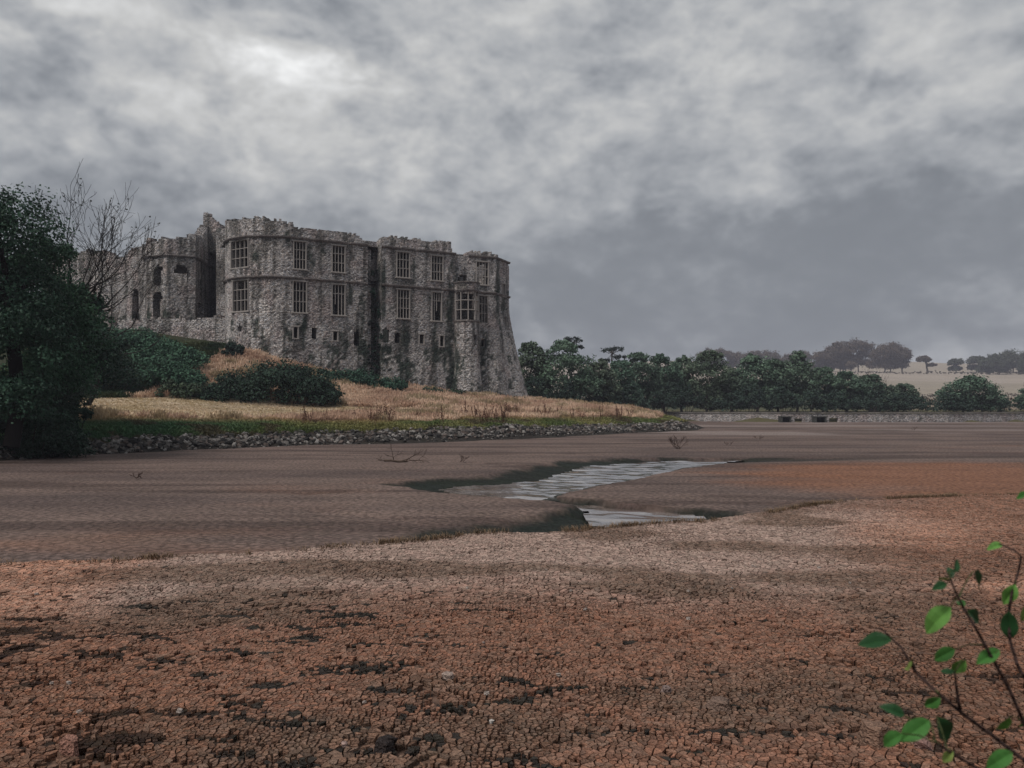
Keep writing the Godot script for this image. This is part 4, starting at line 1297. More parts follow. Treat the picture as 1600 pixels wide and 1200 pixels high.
	wall("rubble_wall", low, cur, 0.0, cl, 7.0, [[0.0, 13.4], [4.0, 13.2], [5.2, 12.3], [8.0, 12.6], [13.0, 12.7], [16.6, 12.6], [17.0, 12.2], [17.5, 12.7], [cl, 12.7]], [], 0.9, {"foot": 4.0, "pale": 1.0, "moss": 0.1, "ragged": 0.28, "cell": 0.22})

# ---------------------------------------------------------------- plants
func dir_any() -> Vector3:
	var z := rnd(-1.0, 1.0)
	var a := rnd(0.0, TAU)
	var r := sqrt(1.0 - z * z)
	return Vector3(r * cos(a), z, r * sin(a))

func foliage(s: Soup, mid: Vector3, r: Vector3, clumps: int, per: int, size: float, ca: Color, cb: Color, hollow := 0.5, lump := 0.34) -> Array:
	# leaf-sized faces gathered in clumps through the crown's volume; returns the clumps' middles
	var mids := []
	for k in clumps:
		var dir := dir_any()
		if dir.y < -0.35:
			dir.y *= -0.6
		var at := mid + Vector3(dir.x * r.x, dir.y * r.y, dir.z * r.z) * pow(rnd(hollow * hollow * hollow, 1.0), 0.333) * 0.92
		var cr := (r.x + r.y + r.z) / 3.0 * lump * rnd(0.55, 1.25)
		mids.append(at)
		var shade := rng.randf()
		for q in per:
			var d := dir_any()
			var p := at + Vector3(d.x * 1.15, d.y * 0.8, d.z * 1.15) * cr * pow(rng.randf(), 0.4)
			var n := (d + dir_any() * 0.9 + Vector3(0, 0.35, 0)).normalized()
			var u := n.cross(dir_any()).normalized()
			var w := n.cross(u)
			var l := size * rnd(0.6, 1.25)
			var c := ca.lerp(cb, clampf(shade * 0.65 + rng.randf() * 0.45 - 0.05, 0.0, 1.0))
			s.quad(p - u * l * 0.5, p + w * l * 0.3, p + u * l * 0.5 - n * l * 0.12, p - w * l * 0.3, c)
	return mids

func limb(s: Soup, from: Vector3, to: Vector3, r0: float, r1: float, sides: int, col: Color, bend := 0.12) -> void:
	var pts := []
	var radii := []
	var l := from.distance_to(to)
	var off := dir_any() * l * bend
	for k in 6:
		var t := k / 5.0
		pts.append(from.lerp(to, t) + off * sin(t * PI) + dir_any() * l * 0.015 * (1.0 if k > 0 and k < 5 else 0.0) + Vector3(0, -0.06 * l * sin(t * PI), 0))
		radii.append(lerpf(r0, r1, t))
	s.tube(pts, radii, sides, col)

func tree(called: String, label: String, group: String, x: float, d: float, ground: float, blobs: Array, clumps: int, per: int, leaf: float, ca: Color, cb: Color, trunk: float, opts := {}) -> Node3D:
	# blobs: [dx, height of the middle, dd, rx, ry, rd] in metres from the tree's foot
	var o := base(called, W(x, d, ground))
	tag(o, label, opts.get("category", "tree"), group)
	var crown := Soup.new()
	var wood := Soup.new()
	var bark: Color = opts.get("bark", Color(0.075, 0.065, 0.055))
	var mids := []
	for b in blobs:
		mids.append_array(foliage(crown, Vector3(b[0], b[1], -b[2]), Vector3(b[3], b[4], b[5]), int(clumps * b[3] / blobs[0][3]), per, leaf, ca, cb, opts.get("hollow", 0.5), opts.get("lump", 0.34)))
	var b0: Array = blobs[0]
	var fork := Vector3(b0[0] * 0.5, maxf(b0[1] - b0[4] * 0.55, b0[1] * 0.3), -b0[2] * 0.5)
	limb(wood, Vector3(0, -0.5, 0), fork, trunk, trunk * 0.7, 8, bark, 0.05)
	var m := mini(mids.size(), opts.get("limbs", 9))
	for k in m:
		limb(wood, fork + Vector3(0, rnd(-0.1, 0.3) * trunk, 0), mids[k * mids.size() / m], trunk * rnd(0.3, 0.5), trunk * 0.08, 5, bark)
	piece("trunk", wood.mesh(true), mat.bark, o)
	piece("crown", crown.mesh(), opts.get("material", mat.far_leaf), o)
	return o

func twigs(s: Soup, p: Vector3, dir: Vector3, l: float, r: float, depth: int, rise: float, col: Color, tips: Array, spread := 0.55) -> void:
	var pts := [p]
	var radii := [r]
	var q := p
	var d := dir.normalized()
	for k in 4:
		d = (d + dir_any() * 0.22 + Vector3(0, rise * 0.12, 0)).normalized()
		q += d * l * 0.25
		pts.append(q)
		radii.append(maxf(r * (1.0 - 0.13 * (k + 1)), 0.009))
	s.tube(pts, radii, 5 if depth > 2 else 3, col)
	if depth == 0:
		tips.append(q)
		return
	var m := 2 if rng.randf() < 0.55 else 3
	for k in m:
		var at: Vector3 = pts[4] if k == 0 else pts[rng.randi_range(2, 4)]
		var nd := (d + dir_any() * spread * (0.6 if k == 0 else 1.25) + Vector3(0, rise * 0.15, 0)).normalized()
		twigs(s, at, nd, l * rnd(0.62, 0.86), maxf(r * (0.62 if k == 0 else 0.46), 0.010), depth - 1, rise, col, tips, spread)

func bush(called: String, label: String, group: String, x: float, d: float, ground: float, blobs: Array, clumps: int, per: int, leaf: float, ca: Color, cb: Color, opts := {}) -> Node3D:
	var o := base(called, W(x, d, ground))
	tag(o, label, opts.get("category", "bush"), group)
	var crown := Soup.new()
	var wood := Soup.new()
	var mids := []
	for b in blobs:
		mids.append_array(foliage(crown, Vector3(b[0], b[1], -b[2]), Vector3(b[3], b[4], b[5]), int(clumps * b[3] / blobs[0][3]), per, leaf, ca, cb, 0.45, opts.get("lump", 0.30)))
	for k in mini(7, mids.size()):
		var to: Vector3 = mids[k * mids.size() / mini(7, mids.size())]
		limb(wood, Vector3(to.x * 0.25, -0.4, to.z * 0.25), to, 0.06, 0.015, 4, Color(0.06, 0.05, 0.04))
	piece("stems", wood.mesh(true), mat.bark, o)
	piece("foliage", crown.mesh(), opts.get("material", mat.far_leaf), o)
	return o

const DARK_A := Color(0.012, 0.030, 0.021)
const DARK_B := Color(0.038, 0.088, 0.056)
const TEAL_A := Color(0.020, 0.038, 0.032)
const TEAL_B := Color(0.062, 0.098, 0.075)

func make_left_trees() -> void:
	var grp := "trees at the left edge of the pond"
	tree("broadleaf_tree", "tallest black-green tree cut off by the left edge of the picture", grp, -23.3, 37.4, 1.1,
		[[-0.6, 8.6, 0.0, 3.3, 3.6, 3.2], [-1.6, 5.6, 0.6, 3.6, 3.4, 3.2], [0.6, 4.2, -0.4, 2.6, 2.8, 2.6], [-2.8, 10.6, 0.5, 2.6, 2.4, 2.6], [-0.4, 1.6, -0.6, 3.2, 1.8, 2.4]], 90, 110, 0.17, DARK_A, DARK_B, 0.36, {"material": mat.leaf, "hollow": 0.25, "lump": 0.30, "bark": Color(0.03, 0.027, 0.025)})
	tree("broadleaf_tree", "dark green middle tree with an open leafy top beside the bare tree", grp, -24.6, 42.5, 1.4,
		[[-0.2, 7.0, 0.0, 2.2, 2.6, 2.2], [1.0, 5.0, 0.0, 2.4, 2.6, 2.2], [0.2, 9.0, 0.0, 1.3, 1.3, 1.3], [0.2, 2.6, 0.2, 2.6, 2.2, 2.2], [-1.8, 8.4, 0.2, 1.6, 1.6, 1.6]], 70, 75, 0.16, Color(0.018, 0.046, 0.030), Color(0.055, 0.130, 0.070), 0.26, {"material": mat.leaf, "hollow": 0.3, "lump": 0.30})
	tree("broadleaf_tree", "low dark tree overhanging the field behind the shore trees", grp, -26.8, 47.0, 1.6,
		[[0.0, 4.6, 0.0, 2.8, 3.0, 2.6], [1.6, 3.2, 0.3, 2.6, 2.4, 2.2], [1.2, 6.6, 0.2, 1.7, 1.8, 1.7]], 80, 80, 0.19, DARK_A, Color(0.030, 0.060, 0.042), 0.26, {"material": mat.leaf, "hollow": 0.35})
	tree("broadleaf_tree", "dark tree filling the left edge behind the tallest tree", grp, -32.0, 45.0, 2.0,
		[[0.0, 7.0, 0.0, 4.2, 5.0, 3.6], [2.2, 4.0, 0.0, 3.4, 3.4, 3.0]], 80, 90, 0.22, DARK_A, DARK_B, 0.4, {"material": mat.leaf, "hollow": 0.35})
	bush("shore_shrub", "dark shrub with arching twigs on the stones at the left shore", "", -23.3, 41.2, 0.55,
		[[0.0, 0.9, 0.0, 1.5, 1.0, 1.2], [-1.6, 1.2, 0.0, 1.6, 1.3, 1.2], [0.9, 1.5, 0.4, 0.7, 0.5, 0.6]], 46, 46, 0.14, DARK_A, Color(0.03, 0.065, 0.045), {"material": mat.leaf})
	var low := [["black-green shrub mass at the left edge above the stones", -24.6, 39.0, 2.4, 2.3], ["dark shrub under the tallest left tree", -22.6, 39.6, 1.9, 1.5], ["dark shrub between the left trees and the field", -25.3, 44.0, 2.3, 2.2], ["dark shrub behind the left trees at the field corner", -29.2, 50.0, 2.6, 3.0], ["tall dark shrub between the left trees and the slope bushes", -33.8, 60.0, 3.2, 4.4], ["dark hedge-like shrub at the left end of the field", -30.6, 55.0, 2.4, 3.2]]
	for t in low:
		bush("thicket_shrub", t[0], "thicket under the left trees", t[1], t[2], bank_h(t[1], t[2]), [[0.0, t[4] * 0.45, 0.0, t[3], t[4] * 0.6, t[3] * 0.8], [-0.8, t[4] * 0.3, 0.4, t[3] * 0.8, t[4] * 0.5, t[3] * 0.7]], 50, 60, 0.17, DARK_A, Color(0.024, 0.046, 0.032), {"material": mat.leaf})
	# the half-bare tree: clean limbs against the sky, a few last leaves
	var o := base("bare_tree", W(-26.2, 46.5, 1.7))
	tag(o, "half-bare tree whose thin leafless branches stand against the sky", "tree", "")
	var wood := Soup.new()
	var tips := []
	var col := Color(0.030, 0.024, 0.024)
	limb(wood, Vector3(0, -0.5, 0), Vector3(0.3, 5.0, 0), 0.24, 0.17, 7, col, 0.03)
	for a in [[-0.35, 1.0, 2.7], [-0.1, 1.0, 3.0], [0.12, 1.0, 3.2], [0.32, 1.0, 3.1], [0.6, 0.9, 2.8], [0.45, 1.0, 3.0], [0.85, 0.7, 2.5], [0.2, 1.0, 3.0]]:
		twigs(wood, Vector3(0.3, rnd(4.2, 5.1), 0), Vector3(a[0], a[1], rnd(-0.3, 0.3)), a[2], 0.085, 5, 0.4, col, tips, 0.62)
	piece("trunk", wood.mesh(true), mat.bark, o)
	var few := Soup.new()
	for t in tips:
		if rng.randf() < 0.13 and t.y > 8.0:
			foliage(few, t, Vector3.ONE * 0.2, 1, 5, 0.12, Color(0.02, 0.025, 0.02), Color(0.035, 0.04, 0.03))
	piece("last_leaves", few.mesh(), mat.leaf, o)
	# a dead leaning tree in front of the west tower
	o = base("dead_tree", W(-34.3, 66.0, 3.0))
	tag(o, "leaning dead tree with dark crooked limbs in front of the low wall", "tree", "")
	wood = Soup.new()
	tips = []
	limb(wood, Vector3(-0.6, -0.6, 0), Vector3(0.3, 4.6, 0), 0.22, 0.16, 7, col, 0.08)
	for a in [[0.9, 0.65, 3.4], [0.3, 1.0, 2.6], [1.0, 0.35, 2.8]]:
		twigs(wood, Vector3(0.2, rnd(3.6, 4.6), 0), Vector3(a[0], a[1], rnd(-0.3, 0.2)), a[2], 0.09, 3, 0.5, col, tips, 0.6)
	piece("trunk", wood.mesh(true), mat.bark, o)

func make_bushes() -> void:
	var ga := Color(0.020, 0.040, 0.030)
	var gb := Color(0.060, 0.105, 0.072)
	var grp := "bushes on the slope below the castle"
	# [name label, x, d, blobs, clumps, tone]
	var list := [
		["dark rounded bush at the foot of the slope nearest the left trees", -37.6, 74.0, [[0.0, 1.8, 0.0, 3.2, 2.4, 2.2], [-2.6, 2.2, 0.6, 2.8, 2.6, 2.2]], 46, DARK_A, Color(0.028, 0.05, 0.04)],
		["mid green bush high on the slope under the low wall", -35.5, 82.0, [[0.0, 1.6, 0.0, 3.4, 2.0, 2.6], [2.6, 1.0, -0.4, 2.4, 1.5, 2.2]], 54, Color(0.028, 0.066, 0.046), Color(0.080, 0.165, 0.105)],
		["broad green bush left of the dry grass patch", -33.2, 77.0, [[0.0, 1.4, 0.0, 3.0, 2.2, 2.4], [2.2, 0.9, 0.0, 2.2, 1.5, 2.0]], 54, Color(0.024, 0.058, 0.040), Color(0.066, 0.140, 0.090)],
		["low green scrub along the top of the slope by the low wall", -41.0, 87.5, [[0.0, 1.2, 0.0, 3.6, 1.6, 2.2], [-4.0, 1.6, 0.4, 3.4, 2.0, 2.2]], 50, Color(0.022, 0.054, 0.038), Color(0.062, 0.130, 0.085)],
		["small scrubby bush at the field edge left of the large dark bush", -30.0, 74.6, [[0.0, 0.7, 0.0, 1.9, 1.2, 1.4], [-1.6, 1.0, 0.2, 1.4, 1.3, 1.3]], 30, Color(0.03, 0.05, 0.033), Color(0.07, 0.10, 0.065)],
		["large dark bush with a green top at the field edge below the round tower", -22.0, 75.6, [[0.0, 1.9, 0.0, 3.2, 2.9, 2.4], [2.5, 1.5, 0.3, 2.9, 2.5, 2.2], [-3.6, 1.3, 0.0, 2.8, 2.2, 2.0], [-6.0, 0.8, 0.0, 1.8, 1.5, 1.6], [4.3, 0.9, 0.2, 1.7, 1.5, 1.6]], 84, Color(0.012, 0.026, 0.020), Color(0.040, 0.072, 0.052)],
		["leafy bush growing against the foot of the castle's recess", -16.8, 87.0, [[0.0, 0.8, 0.0, 3.0, 1.5, 1.2], [3.4, 0.4, 1.2, 2.4, 1.0, 1.2], [-3.0, 1.0, -0.8, 2.2, 1.5, 1.2]], 52, Color(0.018, 0.044, 0.034), Color(0.05, 0.105, 0.072)],
		["low dark undergrowth along the foot of the middle castle wall", -10.0, 91.3, [[0.0, 0.3, 0.0, 2.6, 0.9, 0.9], [3.0, 0.1, 1.2, 2.2, 0.8, 0.9]], 30, Color(0.018, 0.034, 0.026), Color(0.05, 0.075, 0.05)],
		["dark ivy bush growing against the round tower's left foot", -29.4, 85.2, [[0.0, 1.0, 0.0, 1.15, 1.35, 0.9], [-0.6, 0.6, 0.0, 0.9, 1.0, 0.8]], 26, DARK_A, Color(0.032, 0.05, 0.045)],
		["small dark shrub at the foot of the castle's right end", 1.1, 98.2, [[0.0, 0.4, 0.0, 1.2, 0.7, 0.8]], 14, Color(0.018, 0.034, 0.026), Color(0.045, 0.07, 0.05)],
	]
	for b in list:
		bush("bush", b[0], grp, b[1], b[2], bank_h(b[1], b[2]) - 0.5, b[3], int(b[4] * 1.5), 64, 0.26, b[5], b[6], {"lump": 0.33})
	# ivy on the recess and at the wall foot
	var o := base("ivy", W(-16.0, 91.9, 5.0))
	tag(o, "dark ivy climbing the narrow recess between the two wall blocks", "ivy", "")
	var s := Soup.new()
	for k in 26:
		var v := rnd(0.0, 13.0)
		foliage(s, Vector3(rnd(-0.3, 0.9) , v, -rnd(0.2, 1.0)), Vector3(0.5, 0.8, 0.35), 3, 40, 0.2, DARK_A, Color(0.030, 0.056, 0.044))
	piece("foliage", s.mesh(), mat.far_leaf, o)

func make_tree_line() -> void:
	var grp := "trees along the far shore"
	# [label, x, d, height, half width, tone 0..1]
	var list := [
		["rounded dark tree half hidden behind the castle's spreading foot", 2.4, 125.0, 10.4, 3.6, 0.4],
		["broad dark green tree right beside the castle's right end", 8.3, 124.0, 10.6, 4.6, 0.8],
		["bushy green tree right of the broadest one by the castle", 13.2, 128.0, 8.8, 3.2, 0.5],
		["low round tree under the second umbrella-shaped pine", 17.6, 133.0, 9.0, 3.2, 0.3],
		["tall dark tree right of the second umbrella-shaped pine", 22.4, 138.0, 10.6, 3.6, 0.35],
		["round-topped tree in the middle of the far tree line", 26.6, 140.0, 10.2, 3.0, 0.5],
		["thin-topped tree left of the full light green tree", 30.4, 144.0, 10.2, 3.0, 0.3],
		["full light green tree ending the left half of the tree line", 34.2, 141.0, 11.0, 4.4, 0.9],
		["low dark tree in the dip between the two halves of the tree line", 39.6, 144.0, 7.6, 3.6, 0.2],
		["bright green leafy tree left of the hill field", 43.6, 143.0, 10.4, 3.8, 0.85],
		["shorter full tree between the bright green and twin-topped trees", 47.6, 144.0, 9.6, 3.6, 0.5],
		["twin-topped green tree just left of the pale hill field", 51.4, 145.0, 11.0, 3.4, 0.75],
		["lower round green tree in front of the hill copse", 55.8, 144.0, 8.0, 3.6, 0.55],
		["brownish bushy tree below the hill copse", 60.4, 145.0, 7.4, 3.4, 0.35],
		["dark tree behind the bare grey twigs", 65.0, 146.0, 6.8, 3.4, 0.2],
		["low dark tree right of the bare grey twigs", 70.0, 146.0, 5.0, 3.6, 0.2],
		["dark round tree standing alone in front of the pale field at right", 81.0, 142.0, 6.4, 4.6, 0.5],
		["small dark tree at the right edge by the wall", 95.5, 146.0, 5.6, 2.8, 0.3],
	]
	for t in list:
		var h: float = t[3]
		var w: float = t[4]
		var ca := Color(0.016, 0.040, 0.028).lerp(Color(0.024, 0.058, 0.038), t[5])
		var cb := Color(0.085, 0.155, 0.118).lerp(Color(0.160, 0.265, 0.185), t[5])
		var olive := rng.randf()
		ca = ca.lerp(Color(0.034, 0.036, 0.026), olive * 0.5)
		cb = cb.lerp(Color(0.120, 0.125, 0.085), olive * 0.6)
		var blobs := [[0.0, h * 0.62, 0.0, w, h * 0.34, w], [-w * 0.55, h * 0.34, 0.6, w * 0.8, h * 0.36, w * 0.8], [w * 0.55, h * 0.32, 0.5, w * 0.8, h * 0.34, w * 0.8], [rnd(-0.3, 0.3) * w, h * 0.88, 0.0, w * 0.5, h * 0.14, w * 0.5], [rnd(-0.5, 0.5) * w, h * 0.14, 1.6, w * 1.0, h * 0.17, w * 0.8]]
		tree("shore_tree", t[0], grp, t[1], t[2], land_h(t[1], t[2]) if t[1] > 12.0 else 2.0, blobs, 66, 48, 0.42, ca, cb, 0.25, {"limbs": 6, "lump": 0.29, "hollow": 0.3})
	# two umbrella-topped pines
	for t in [["taller umbrella-topped pine behind the broad tree by the castle", 11.4, 150.0, 13.4, 2.0], ["wide umbrella-topped pine with sky showing through its crown", 19.2, 154.0, 11.8, 2.6]]:
		var h: float = t[3]
		var w: float = t[4]
		tree("pine_tree", t[0], "pines in the far tree line", t[1], t[2], 2.0, [[0.0, h - 0.6, 0.0, w, 0.75, w], [w * 0.5, h - 2.0, 0.0, w * 0.55, 0.7, w * 0.6], [-w * 0.5, h - 2.6, 0.0, w * 0.4, 0.6, w * 0.5]], 22, 26, 0.34, Color(0.014, 0.024, 0.022), Color(0.03, 0.045, 0.04), 0.2, {"limbs": 14})
	# undergrowth joining them at the water's edge
	var low := [[2.0, 121.0], [8.0, 121.5], [14.0, 127.0], [19.0, 131.0], [25.0, 134.0], [30.0, 138.5], [37.0, 137.0], [40.5, 136.5], [46.0, 137.0], [51.0, 138.0], [56.5, 138.0], [61.0, 138.0], [66.0, 138.0], [70.5, 139.0], [75.0, 139.5], [78.0, 140.0], [86.5, 145.0], [91.0, 147.0], [98.0, 150.0], [103.0, 152.0]]
	var says := ["by the castle's foot", "below the broad tree by the castle", "below the umbrella pines", "left of the middle of the tree line", "below the round-topped tree", "left of the full light green tree", "in the gap right of the full light green tree", "left of the bright green leafy tree", "below the bright green leafy tree", "below the twin-topped tree", "above the two dark sluices", "below the brownish tree", "below the bare grey twigs", "right of the bare grey twigs", "left of the lone round tree", "touching the lone round tree", "right of the lone round tree", "before the strip field at right", "at the right edge of the picture", "cut by the right edge of the picture"]
	for k in low.size():
		var x: float = low[k][0]
		var d: float = low[k][1]
		var h := rnd(3.0, 4.6) if x < 64.0 else rnd(2.0, 3.2)
		bush("hedge_bush", "dark undergrowth bush " + says[k], "undergrowth along the far shore", x, d, land_h(x, d) if x > 12.0 else 2.0, [[0.0, h * 0.36, 0.0, 3.6, h * 0.6, 2.4], [rnd(-1.5, 1.5), h * 0.8, 0.0, 2.0, h * 0.45, 1.8]], 30, 34, 0.36, Color(0.016, 0.032, 0.027), Color(0.045, 0.072, 0.056), {"lump": 0.27})
	# bare grey scrub over the hedge
	for t in [["bare grey twiggy shrub above the hedge before the pale field", 65.2, 145.0, 1.0], ["pale bare shrub at the right edge above the wall", 92.8, 141.0, 0.8]]:
		var o := base("bare_shrub", W(t[1], t[2], 1.5))
		tag(o, t[0], "shrub", "bare shrubs by the far wall")
		var wood := Soup.new()
		var tips := []
		for q in 7:
			twigs(wood, Vector3(rnd(-1.4, 1.4), 0, rnd(-0.6, 0.6)), Vector3(rnd(-0.6, 0.6), 1.0, rnd(-0.3, 0.3)), 3.0 * t[3], 0.07, 3, 0.8, Color(0.16, 0.14, 0.13), tips, 0.6)
		piece("stems", wood.mesh(true), mat.bark, o)

func far_tree(called: String, label: String, group: String, x: float, d: float, blobs: Array, ca: Color, cb: Color, trunk := 0.6) -> void:
	tree(called, label, group, x, d, land_h(x, d) - 0.3, blobs, 70, 50, 1.5, ca, cb, trunk, {"limbs": 5, "lump": 0.33, "hollow": 0.3})

func make_hill_trees() -> void:
	var ca := Color(0.050, 0.042, 0.032)
	var cb := Color(0.115, 0.092, 0.070)
	var grp := "trees of the hill copse"
	var d := 700.0
	# the copse: seven great crowns on short trunks
	var list := [["leftmost low crown of the hill copse", 276.0, 14.0, 12.0, 7.5], ["second great crown from the left in the hill copse", 290.0, 20.0, 13.0, 9.5], ["tallest middle crown of the hill copse", 306.0, 22.0, 14.0, 10.0], ["right-hand tall crown of the hill copse", 334.0, 20.0, 12.0, 9.0], ["dark front crown of the hill copse", 318.0, 16.0, 15.0, 8.5], ["rightmost crown of the hill copse", 344.0, 17.5, 9.0, 8.0]]
	for k in list.size():
		var t: Array = list[k]
		var dd := d + (10.0 if k != 4 else -14.0)
		far_tree("copse_tree", t[0], grp, t[1], dd, [[0.0, t[2] * 0.95, 0.0, t[3], t[4] * 0.95, 11.0], [0.0, t[2] * 0.42, 6.0, t[3] * 1.0, t[4] * 0.8, 9.0], [t[3] * 0.5, t[2] * 0.7, 6.0, t[3] * 0.6, t[4] * 0.6, 8.0]], ca, cb)
	far_tree("field_tree", "lone wind-blown tree on the hill right of the copse", "", 362.0, 700.0, [[-3.5, 12.0, 0.0, 6.0, 3.6, 5.0], [4.0, 7.5, 0.0, 3.6, 2.0, 3.0]], ca, cb, 0.9)
	far_tree("field_tree_small", "small tree at the left foot of the hill copse", "", 287.0, 680.0, [[0.0, 6.5, 0.0, 4.2, 3.0, 4.0]], ca, cb, 0.6)
	var more := [["small pair of trees on the skyline right of the lone tree", 398.0, 720.0, 10.0, 6.0, 4.0], ["round skyline tree left of the right-hand wood", 416.0, 720.0, 11.0, 7.0, 5.0], ["front tree of the wood at the right edge of the hill", 392.0, 660.0, 10.0, 9.0, 8.0], ["second tree of the wood at the right edge of the hill", 406.0, 670.0, 11.0, 10.0, 8.5], ["tall back tree of the wood at the right edge of the hill", 430.0, 690.0, 13.0, 13.0, 9.0], ["outermost tree of the wood at the right edge of the hill", 420.0, 650.0, 9.0, 11.0, 8.0]]
	for t in more:
		far_tree("hill_tree", t[0], "trees on the hill at right", t[1], t[2], [[0.0, t[3] * 0.9, 0.0, t[4], t[5], 8.0], [1.0, t[3] * 0.4, 4.0, t[4] * 0.95, t[5] * 0.7, 7.0]], Color(0.030, 0.042, 0.028), Color(0.075, 0.090, 0.060))
	# woods on the ridge behind the tree line
	for k in 9:
		var x := 186.0 + k * 15.0
		far_tree("ridge_tree", ["first", "second", "third", "fourth", "fifth", "sixth", "seventh", "eighth", "ninth"][k] + " hazy tree from the left on the ridge behind the tree line", "trees on the far ridge", x, 760.0 + rnd(-20, 20), [[0.0, rnd(9.0, 13.0), 0.0, 11.0, 8.0, 8.0], [0.0, 5.0, 4.0, 11.0, 6.0, 7.0]], ca, cb)
	# hedgerows across the fields
	var rows := [[[255.0, 640.0], [345.0, 655.0], "lower hedge in front of the hill copse"], [[345.0, 668.0], [440.0, 640.0], "hedge below the lone tree on the hill"], [[150.0, 300.0], [215.0, 330.0], "pale hedge along the foot of the hill field"], [[190.0, 285.0], [255.0, 310.0], "scrubby hedge at the right foot of the hill field"], [[95.0, 205.0], [155.0, 225.0], "dark hedge between the strip field and the hill field"]]
	for r in rows:
		var o := base("hedgerow", W(r[0][0], r[0][1], 0.0))
		tag(o, r[2], "hedge", "hedges between the far fields")
		var s := Soup.new()
		var l: float = Vector2(r[0][0], r[0][1]).distance_to(Vector2(r[1][0], r[1][1]))
		var m := int(l / 3.0)
		for k in m:
			var x := lerpf(r[0][0], r[1][0], float(k) / m)
			var dd := lerpf(r[0][1], r[1][1], float(k) / m)
			var hh := rnd(1.8, 3.4) * (1.0 if dd > 400.0 else 1.15)
			foliage(s, Vector3(x - r[0][0], land_h(x, dd) + hh * 0.35, -(dd - r[0][1])), Vector3(2.6, hh * 0.6, 1.6), 4, 12, 0.9 if dd > 400.0 else 0.6, ca, cb.lerp(Color(0.10, 0.10, 0.08), 0.4))
		piece("foliage", s.mesh(), mat.far_leaf, o)

func blade_tuft(blades: int, tall: float, wide: float, lean: float, heads: bool) -> ArrayMesh:
	var s := Soup.new()
	for k in blades:
		var a := rnd(0.0, TAU)
		var at := Vector3(cos(a), 0, sin(a)) * rnd(0.0, 0.16)
		var out := Vector3(cos(a + rnd(-0.8, 0.8)), 0, sin(a + rnd(-0.8, 0.8)))
		var side := Vector3(-sin(a), 0, cos(a)) * wide * 0.5
		var h := tall * rnd(0.6, 1.1)
		var p1 := at + Vector3(0, h * 0.55, 0) + out * lean * h * 0.25
		var p2 := at + Vector3(0, h * rnd(0.85, 1.0), 0) + out * lean * h * rnd(0.5, 1.0)
		var tone := rnd(0.7, 1.15)
		var c := Color(tone, tone, tone)
		s.quad(at - side, at + side, p1 + side * 0.7, p1 - side * 0.7, c)
		s.tri(p1 - side * 0.7, p1 + side * 0.7, p2, c)
		if heads and k % 2 == 0:
			var w := side.normalized() * wide * 0.9
			s.quad(p2 - Vector3(0, 0.12, 0), p2 + w, p2 + Vector3(0, 0.12, 0), p2 - w, c * 0.9)
	return s.mesh()

func make_grass() -> void:
	var spots := {1: [], 2: [], 3: [], 4: []}
	var tints := {1: [], 2: [], 3: [], 4: []}
	var tries := 120000
	for k in tries:
		var d := rnd(38.0, 104.0)
		var x := rnd(-0.68, 0.26) * d
		if x < -52.0 or x > 22.5:
			continue
		if x > -27.0 and x < 0.0 and d > 88.0 + (x + 24.0) * 0.545:   # under the castle
			continue
		if x < -30.0 and d > 90.0:
			continue
		var kind := bank_kind(x, d)
		if kind == 0:
			if shore_in(x, d) < 1.75 or rng.randf() < 0.5:
				continue
			kind = 1
		var h := bank_h(x, d)
		if h < 0.5:
			continue
		var q := noise_b.get_noise_2d(x * 5.0, d * 5.0)
		var r := noise_a.get_noise_2d(x * 6.0 + 200.0, d * 6.0)
		var sc := rnd(0.7, 1.25)
		var c := Color.WHITE
		if kind == 1:
			c = Color(0.13, 0.175, 0.065).lerp(Color(0.27, 0.265, 0.11), clampf(0.5 + q * 1.5, 0.0, 1.0))
			if x < -17.0:
				c = c.lerp(Color(0.055, 0.150, 0.075), smoothstep(-14.0, -22.0, x) * 0.85)
			var upper := smoothstep(4.4 + 2.0 * smoothstep(-14.0, -22.0, x), 7.4 + 2.0 * smoothstep(-14.0, -22.0, x), shore_in(x, d) + q * 2.0)
			c = c.lerp(Color(0.50, 0.33, 0.20), upper * 0.75)
			if r > 0.22:
				c = c.lerp(Color(0.11, 0.075, 0.055), 0.7)
			sc *= lerpf(0.62, 1.0, upper)
		elif kind == 2:
			if rng.randf() < 0.35:
				continue
			c = Color(0.74, 0.60, 0.44).lerp(Color(0.62, 0.51, 0.34), clampf(0.5 + q * 2.0, 0.0, 1.0))
		elif kind == 3:
			c = Color(0.72, 0.54, 0.41).lerp(Color(0.52, 0.35, 0.26), clampf(0.5 + r * 2.2, 0.0, 1.0))
			if q > 0.25:
				c = c.lerp(Color(0.22, 0.19, 0.09), 0.6)
			sc *= 0.9 + 0.5 * q
		else:
			c = Color(0.04, 0.075, 0.045).lerp(Color(0.11, 0.13, 0.06), clampf(0.4 + q * 1.6, 0.0, 1.0))
		c = c * rnd(0.8, 1.15)
		c.a = 1.0
		spots[kind].append(Transform3D(Basis(Vector3.UP, rnd(0.0, TAU)).scaled(Vector3(1.1, sc, 1.1)), W(x, d, h - 0.03)))
		tints[kind].append(c)
	tag(many("rim_grass", blade_tuft(12, 0.36, 0.045, 0.7, false), mat.blade, spots[1], tints[1]), "green and brown rough grass along the rim above the stones", "grass", "", "stuff")
	tag(many("mown_grass", blade_tuft(10, 0.11, 0.04, 1.2, false), mat.blade, spots[2], tints[2]), "short straw-coloured mown grass of the field", "grass", "", "stuff")
	tag(many("dry_grass", blade_tuft(12, 0.62, 0.04, 0.55, true), mat.blade, spots[3], tints[3]), "tall dry tan grass on the slope below the castle", "grass", "", "stuff")
	tag(many("slope_grass", blade_tuft(12, 0.55, 0.07, 0.8, false), mat.blade, spots[4], tints[4]), "dark green rough growth on the slope at left", "ground cover", "", "stuff")

